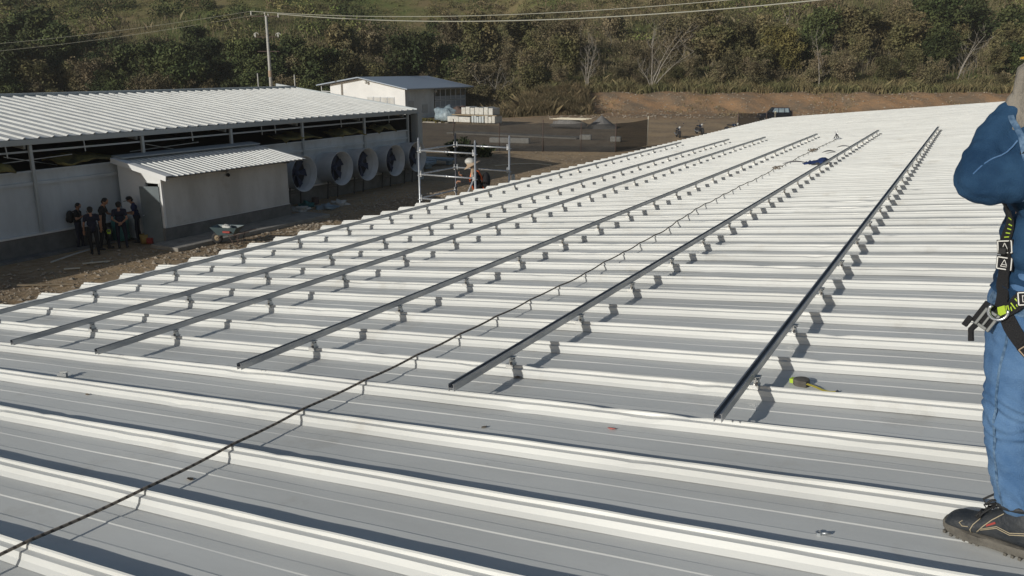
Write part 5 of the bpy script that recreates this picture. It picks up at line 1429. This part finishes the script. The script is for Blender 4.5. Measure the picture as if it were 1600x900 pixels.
def ribbon(name, pts, wd, th, m, trees, off=.004, parent=wk, free=False, st=.012):
    pts = densify(pts, st); P_ = []; N_ = []
    for p in pts:
        if free: P_.append(p); N_.append(Vector((0, -1, .1)).normalized())
        else:
            q, n = snap(p, trees); P_.append(q + n * off); N_.append(n)
    for _ in range(2): N_ = [(N_[max(i - 1, 0)] + N_[i] + N_[min(i + 1, len(N_) - 1)]).normalized() for i in range(len(N_))]
    for _ in range(2): P_ = [P_[i] if i in (0, len(P_) - 1) else (P_[i - 1] + P_[i] * 2 + P_[i + 1]) / 4 for i in range(len(P_))]
    vs = []; fs = []
    for i, p in enumerate(P_):
        d = (P_[min(i + 1, len(P_) - 1)] - P_[max(i - 1, 0)]).normalized(); sd = d.cross(N_[i]).normalized() * wd / 2; n = N_[i] * th
        vs += [p - sd, p + sd, p + sd + n, p - sd + n]
    for i in range(len(P_) - 1):
        for k in range(4): fs.append((i * 4 + k, i * 4 + (k + 1) % 4, (i + 1) * 4 + (k + 1) % 4, (i + 1) * 4 + k))
    fs += [(3, 2, 1, 0), tuple(len(vs) - 4 + k for k in range(4))]
    s = MB(); s.add(vs, fs); return s.obj(name, m, parent), P_, N_
ribbon('armhole_seam', [(-.062, 2.80, 1.42), (-.040, 2.775, 1.365), (-.018, 2.765, 1.30), (.0, 2.765, 1.23), (.01, 2.80, 1.15)], .016, .002, M['stitch'], [BJ], off=-.0005)
ribbon('sleeve_seam', [(-.045, 2.77, 1.345), (-.08, 2.76, 1.315), (-.115, 2.76, 1.28), (-.14, 2.755, 1.24)], .004, .002, M['denim_p'], [BJ], off=-.0008)
ribbon('yoke_seam', [(.02, 2.78, 1.33), (.06, 2.80, 1.325), (.12, 2.82, 1.33)], .012, .002, M['stitch'], [BJ], off=-.0005)
ribbon('hem_band', [(-.04, 2.96, .885), (.0, 2.88, .87), (.07, 2.84, .865), (.15, 2.87, .865), (.19, 2.96, .87)], .035, .003, M['denim_j'], [BJ], off=.001)
ribbon('side_seam', [(.02, 2.84, .78), (.0, 2.835, .62), (.01, 2.84, .48), (.03, 2.84, .32), (.07, 2.85, .14)], .008, .002, M['stitch'], [BP], off=-.0005)
ribbon('pocket_seam', [(-.02, 2.90, .80), (.02, 2.86, .765), (.07, 2.84, .80)], .008, .002, M['stitch'], [BP], off=-.0005)
ribbon('waistband', [(-.035, 3.0, .835), (-.01, 2.88, .83), (.07, 2.84, .825), (.16, 2.87, .825)], .04, .003, M['stitch'], [BP], off=.001)
# gloves
def glove(wr, d, side, sc, curl, pn):
    H_ = hand_bones(wr, d, side, curl, sc, 0, pn)
    H_ = [(a, ra * 1.18, b_, rb * 1.18, 0) for a, ra, b_, rb, _ in H_]
    H_.append((wr - Vector(d).normalized() * .060, .050, wr + Vector(d).normalized() * .0, .034, 0))
    H_.append((wr - Vector(d).normalized() * .072, .053, wr - Vector(d).normalized() * .05, .049, 0))
    return fuse('glove', H_, .0045, [M['glove']], wk, 3, disp=lambda p: float(.002 * noise.noise(p * 45)))
glove(wr_l + Vector((.0, 0, .015)), Vector((-.01, .06, .95)), (0, .6, .1), 1.02, .9, (1, .4, 0))
glove(wr_r, Vector((.10, -.15, .9)), (0, -.8, .1), 1.02, .9, (1, -.2, 0))
# helmet with brim, strap
s = MB(); s.lathe([(0, .128), (.06, .118), (.10, .085), (.122, .035), (.126, 0), (.131, -.006), (.126, -.010), (.12, 0)], hc + Vector((.015, 0, .055)), (0.05, 0, 1), n=32)
c = hc + Vector((.015, 0, .052))
n_ = 12; g = []
for i in range(n_ + 1):
    a = PI * .68 + PI * .64 * i / n_
    for r_ in (.118, .146 + .012 * math.cos((i / n_ - .5) * 3)):
        g.append(c + Vector((math.cos(a) * r_, math.sin(a) * r_ * .95, -.006 - (r_ - .118) * .25)))
s.add(g + [v - Vector((0, 0, .006)) for v in g], [(2 * i, 2 * i + 1, 2 * i + 3, 2 * i + 2) for i in range(n_)] + [(2 * i + 2 + 26, 2 * i + 3 + 26, 2 * i + 1 + 26, 2 * i + 26) for i in range(n_)] + [(2 * i + 1, 2 * i + 27, 2 * i + 29, 2 * i + 3) for i in range(n_)], 0, True)
s.box((.015 - .125, -.012, .0), (.14, .012, .012), o=hc + Vector((0, 0, .178)))
s.obj('helmet', M['yellow'], wk)
s = MB(); s.tube([hc + Vector((.0, -.105, .04)), hc + Vector((-.02, -.10, -.04)), hc + Vector((-.05, -.03, -.112)), hc + Vector((-.05, .03, -.112)), hc + Vector((-.02, .10, -.04)), hc + Vector((0, .105, .04))], .006, 6); s.obj('chin_strap', M['black'], wk)
# harness
TR = [BJ, BP]
o1, P1_, N1_ = ribbon('chest_strap', [(.02, 2.80, 1.36), (-.045, 2.86, 1.20), (-.060, 2.895, 1.10), (-.062, 2.885, 1.02), (-.058, 2.88, .94), (-.040, 2.87, .87), (-.028, 2.86, .82)], .046, .004, M['black'], TR)
def onribbon(Ps, Ns, pos):
    i = min(range(len(Ps)), key=lambda j: (Ps[j] - Vector(pos)).length); d = (Ps[min(i + 1, len(Ps) - 1)] - Ps[max(i - 1, 0)]).normalized()
    return Ps[i], Ns[i], d
def patch(Ps, Ns, pos, w_=.050, h_=.044, parent=wk, m='patchw'):
    p, n, d = onribbon(Ps, Ns, pos); n = (n + Vector((.15, -.75, .1))).normalized()
    d = (d - n * d.dot(n)).normalized(); sd = d.cross(n).normalized(); o = p + n * .008
    def q(a, b_, h=0): return o + sd * a + d * b_ + n * h
    s = MB(); s.add([q(-w_ / 2, -h_ / 2, -.004), q(w_ / 2, -h_ / 2, -.004), q(w_ / 2, h_ / 2, -.004), q(-w_ / 2, h_ / 2, -.004), q(-w_ / 2, -h_ / 2), q(w_ / 2, -h_ / 2), q(w_ / 2, h_ / 2), q(-w_ / 2, h_ / 2)],
                    [(0, 3, 2, 1), (4, 5, 6, 7), (0, 1, 5, 4), (1, 2, 6, 5), (2, 3, 7, 6), (3, 0, 4, 7)]); lb_ = s.obj('label_patch', M['black'], parent)
    s = MB(); e = .0032
    def line(a, b_): s.bar(q(*a, .0012), q(*b_, .0012), e, .0015, up=n)
    A, B_ = w_ / 2 - .004, h_ / 2 - .004
    for a, b_ in (((-A, -B_), (A, -B_)), ((A, -B_), (A, B_)), ((A, B_), (-A, B_)), ((-A, B_), (-A, -B_))): line(a, b_)
    e = .0016
    sg = -1 if d.z < 0 else 1
    for a, b_ in (((-.010, -.010 * sg), (0, .012 * sg)), ((0, .012 * sg), (.010, -.010 * sg)), ((-.010, -.010 * sg), (.010, -.010 * sg)), ((-.006, -.004 * sg), (.006, -.004 * sg))): line(a, b_)
    s.obj('label_print', M[m], parent)
patch(P1_, N1_, (-.06, 2.86, 1.01)); patch(P1_, N1_, (-.056, 2.86, .955))
q_, n_k, d_k = onribbon(P1_, N1_, (-.06, 2.86, .983)); s = MB(); s.box((-.010, -.028, -.010), (.010, .028, .010), o=q_ + Vector((-.012, .0, 0))); s.obj('strap_keeper', M['rubber'], wk, bevel=.003)
# waist/thigh strap: black with lime stripes
o2, P2_, N2_ = ribbon('thigh_strap', [(-.035, 2.855, .815), (-.005, 2.83, .842), (.04, 2.815, .868), (.10, 2.81, .90), (.17, 2.84, .92)], .046, .004, M['black'], TR, off=.010)
s = MB()
for i in range(2, len(P2_) - 1):
    for fr in (0, .5):
        p = P2_[i].lerp(P2_[min(i + 1, len(P2_) - 1)], fr); n = N2_[i]; d = (P2_[min(i + 1, len(P2_) - 1)] - P2_[i - 1]).normalized(); sd = d.cross(n).normalized(); s.bar(p + n * .0045 - sd * .013, p + n * .0045 + sd * .013, .0034, .0015, up=n)
s.obj('lime_stripes', M['lime'], wk)
s = MB()
for i in range(len(P1_) - 1):
    if 1.03 < P1_[i].z < 1.12:
        p = P1_[i]; n = N1_[i]; d = (P1_[i + 1] - P1_[i]).normalized(); sd = d.cross(n).normalized(); s.bar(p + n * .0045 - sd * .016, p + n * .0045 + sd * .004, .0034, .0015, up=n)
s.obj('lime_stripes', M['lime'], wk)
s = MB(); q0, n0, d0 = onribbon(P2_, N2_, (-.03, 2.85, .82)); s0 = d0.cross(n0); s.add([q0 + n0 * .005 - s0 * .016 - d0 * .004, q0 + n0 * .005 + s0 * .016 - d0 * .004, q0 + n0 * .006 + s0 * .014 + d0 * .020, q0 + n0 * .006 - s0 * .014 + d0 * .020], [(0, 1, 2, 3)]); s.obj('lime_tab', M['lime'], wk)
patch(P2_, N2_, (.045, 2.82, .872), .045, .05)
o3, P3_, N3_ = ribbon('leg_strap', [(-.02, 2.85, .825), (.01, 2.83, .79), (.045, 2.815, .745), (.09, 2.81, .70), (.15, 2.84, .66), (.19, 2.90, .64)], .044, .004, M['black'], TR, off=.005)
patch(P3_, N3_, (.075, 2.81, .725), .046, .044, m='tan')
# buckle
bc = Vector((-.046, 2.846, .787)); Rb = Matrix.Rotation(.45, 3, 'Y') @ Matrix.Rotation(-.35, 3, 'Z')
s = MB()
for (a, b_) in (((-.025, -.006, -.031), (-.015, .006, .031)), ((.015, -.006, -.031), (.025, .006, .031)), ((-.015, -.006, .021), (.015, .006, .031)), ((-.015, -.006, -.031), (.015, .006, -.021)), ((-.004, -.008, -.021), (.004, .002, .021))): s.box(a, b_, R=Rb, o=bc)
M['gun'] = mat('gunmetal', (0.17, 0.18, 0.18), 0.4, 0.5)
s.obj('buckle', M['gun'], wk, bevel=.002)
s = MB(); s.box((-.015, .001, -.025), (.015, .006, .025), R=Rb, o=bc); s.obj('buckle_webbing', M['black'], wk)
s = MB(); s.box((-.040, .004, -.03), (-.005, .010, .045), R=Rb, o=bc); s.box((-.052, -.004, -.055), (-.035, .008, -.02), R=Rb, o=bc); s.tube([bc + Vector((-.02, .01, -.01)), bc + Vector((-.04, .01, -.04)), bc + Vector((-.035, .0, -.075))], .010, 6); s.obj('strap_tail', M['black'], wk, bevel=.002)
s = MB(); dc = Vector((-.022, 2.832, .822))
s.tube([dc + Vector((.026 * math.cos(a), -.006, .026 * math.sin(a))) for a in [PI * .75 + i * PI * 1.35 / 14 for i in range(15)]], .0048, 8); s.obj('d_ring', M['steel_bright'], wk)
# boots
def boot(px, py, mir=1, parent=wk, ang=-.42):
    z0 = gz(px)
    R_ = Matrix.Rotation(ang, 3, 'Z') @ Matrix.Rotation(0, 3, 'Y')
    def W(x, y, z): # local: toe towards -x
        v = R_ @ Vector((x, y, 0)); X_, Y_ = px + v.x, py + v.y
        return Vector((X_, Y_, gz(X_) + z))
    t = link('boot', None, parent)
    # upper as lofted sections along the foot: (x, halfwidth, ztop, zbot)
    secs = [(-.150, .018, .048, .028), (-.146, .036, .064, .026), (-.130, .048, .080, .026), (-.10, .053, .088, .026), (-.06, .052, .090, .026), (-.025, .046, .112, .026), (.005, .043, .138, .028), (.04, .044, .160, .028), (.075, .046, .168, .028), (.105, .043, .170, .028), (.128, .034, .164, .030), (.138, .018, .15, .034)]
    n = 16; vs = []; fs = []
    for (x, hw, zt, zb) in secs:
        for k in range(n):
            a = 2 * PI * k / n; cy = math.cos(a); sz = math.sin(a)
            y = hw * (abs(cy) ** .75) * (1 if cy > 0 else -1)
            if sz > 0: y *= (1 - .25 * sz)
            z = (zt + zb) / 2 + (zt - zb) / 2 * (abs(sz) ** .8) * (1 if sz > 0 else -1)
            if x > 0 and sz > 0: y *= (1 + .12 * sz)
            vs.append(W(x, y, z))
    m = len(secs)
    for i in range(m - 1):
        for k in range(n): fs.append((i * n + k, i * n + (k + 1) % n, (i + 1) * n + (k + 1) % n, (i + 1) * n + k))
    fs += [tuple(range(n - 1, -1, -1)), tuple((m - 1) * n + k for k in range(n))]
    s = MB(); s.add(vs, fs, 0, True); up = s.obj('upper', M['leather'], t); md = up.modifiers.new('s', 'SUBSURF'); md.levels = 1; md.render_levels = 2
    # sole with lugs
    outl = []
    for i in range(40):
        a = 2 * PI * i / 40; ca, sa = math.cos(a), math.sin(a)
        x = -.004 - ca * .153; hw = .057 if x < -.02 else .049
        y = hw * (abs(sa) ** .55) * (1 if sa > 0 else -1)
        outl.append((x, y))
    s = MB(); k = len(outl); vs = []
    toe = lambda x: .012 * max(0, (-x - .10) / .05) ** 1.5
    for lvl, (z, e) in enumerate(((.008, .96), (.010, 1.0), (.026, 1.01), (.036, .985))):
        for (x, y) in outl: vs.append(W(x * e, y * e, z + toe(x)))
    fs = [tuple(range(k - 1, -1, -1)), tuple(3 * k + i for i in range(k))] + [(l * k + i, l * k + (i + 1) % k, (l + 1) * k + (i + 1) % k, (l + 1) * k + i) for l in range(3) for i in range(k)]
    s.add(vs, fs, 0, False); s.obj('sole', M['sole'], t)
    s = MB()
    for i in range(13):
        x = -.135 + i * .0215
        if -.01 < x < .04: continue
        for sd in (-1, 1):
            a = W(x, sd * .050, .006 + toe(x)); b_ = W(x, sd * .012, .006 + toe(x)); s.bar(a, b_, .009, .010)
    o = s.obj('tread_lug', M['sole'], t); o['kind'] = 'stuff'
    # collar padding, laces, eyelets, stitched panel lines
    s = MB(); s.tube([W(.055 + .052 * math.cos(a), .040 * math.sin(a), .164 + .006 * math.cos(a)) for a in [i * PI / 9 for i in range(19)]], .011, 8, cap=False); s.obj('collar', M['leather'], t)
    s = MB()
    for i in range(5):
        x = -.052 + i * .019; z = .100 + i * .019
        s.tube([W(x, -.030, z - .006), W(x + .004, 0, z + .008), W(x + .010, .030, z + .004)], .0034, 6); s.tube([W(x, .030, z - .006), W(x + .004, 0, z + .011), W(x + .010, -.030, z + .004)], .0034, 6)
    s.tube([W(.010, -.02, .174), W(-.010, -.036, .172), W(-.026, -.046, .152), W(-.014, -.044, .138), W(.004, -.034, .156)], .0036, 6)
    s.tube([W(.010, .0, .176), W(-.014, -.014, .184), W(-.036, -.034, .166), W(-.026, -.034, .150), W(.004, -.022, .160)], .0036, 6)
    s.tube([W(.004, -.034, .158), W(-.024, -.054, .126), W(-.034, -.060, .104)], .0034, 6)
    s.obj('laces', M['rubber'], t)
    def surf(x, f):  # point on near side of the upper
        for (a, b_) in zip(secs, secs[1:]):
            if a[0] <= x <= b_[0]:
                q = (x - a[0]) / (b_[0] - a[0]); hw = a[1] + (b_[1] - a[1]) * q; zt = a[2] + (b_[2] - a[2]) * q; zb = a[3] + (b_[3] - a[3]) * q
                sz = f * 2 - 1; cy = math.sqrt(max(0, 1 - min(1, abs(sz)) ** (2 / .8)))
                y = hw * cy ** .75
                if sz > 0: y *= 1 - .25 * sz
                if x > 0 and sz > 0: y *= 1 + .12 * sz
                return W(x, -(y + .0012), zb + (zt - zb) * f)
    for nm, path in (('toe_cap_seam', [(-.052, .15), (-.055, .4), (-.05, .65), (-.035, .88)]), ('eyelet_seam', [(-.035, .30), (-.02, .55), (.0, .72), (.03, .86)]), ('quarter_seam', [(-.025, .45), (.02, .52), (.06, .40), (.10, .48), (.13, .5)]), ('quarter_seam', [(-.025, .40), (.02, .47), (.06, .35), (.10, .43), (.13, .45)]), ('tongue_ring', [(-.085, .75), (-.092, .62), (-.08, .50), (-.062, .55)])):
        s = MB(); s.tube([surf(*q) for q in path], .0016, 5); s.obj(nm, M['thread'], t)
    s = MB(); a, b_, c_, d_ = surf(-.012, .60), surf(.012, .66), surf(.016, .60), surf(-.010, .53)
    s.add([a, b_, c_, d_], [(0, 1, 2, 3)]); o = s.obj('logo_tab', M['red'], t); mm = o.modifiers.new('t', 'SOLIDIFY'); mm.thickness = .0015
boot(.070, 2.905)
boot(.245, 3.19, ang=-.1)

# ------------------------------------------------------------------ tell like-labelled trees apart by their order from left to right
byl = {}
for o in [o for o in COL.objects if o.get('category') == 'tree' and o.get('group')]: byl.setdefault(o['label'], []).append(o)
for lb_, os_ in byl.items():
    if len(os_) > 1:
        os_.sort(key=lambda o: math.atan2(worldto(o.location.x, o.location.y)[0], worldto(o.location.x, o.location.y)[1]))
        nm_ = {2: ['left of two', 'right of two'], 3: ['left of three', 'middle of three', 'right of three']}.get(len(os_), ['%s from left' % q for q in ('first', 'second', 'third', 'fourth', 'fifth', 'sixth', 'seventh', 'eighth', 'ninth')])
        for o, q in zip(os_, nm_): o['label'] = lb_ + ', ' + q

# ------------------------------------------------------------------ light haze over the yard and hillside
hm = bpy.data.materials.new('haze'); hm.use_nodes = True
hn = hm.node_tree; hn.nodes.clear()
ho = hn.nodes.new('ShaderNodeOutputMaterial'); pv = hn.nodes.new('ShaderNodeVolumePrincipled')
pv.inputs['Color'].default_value = (0.90, 0.90, 0.86, 1); pv.inputs['Density'].default_value = 0.0003; pv.inputs['Anisotropy'].default_value = 0.0
hn.links.new(pv.outputs[0], ho.inputs['Volume'])
s = MB(); s.box((-760, -420, G - 1.2), (520, 760, 58)); o = s.obj('haze', hm); o['kind'] = 'stuff'; tag(o, 'thin pale haze over the yard and the hillside', 'haze')
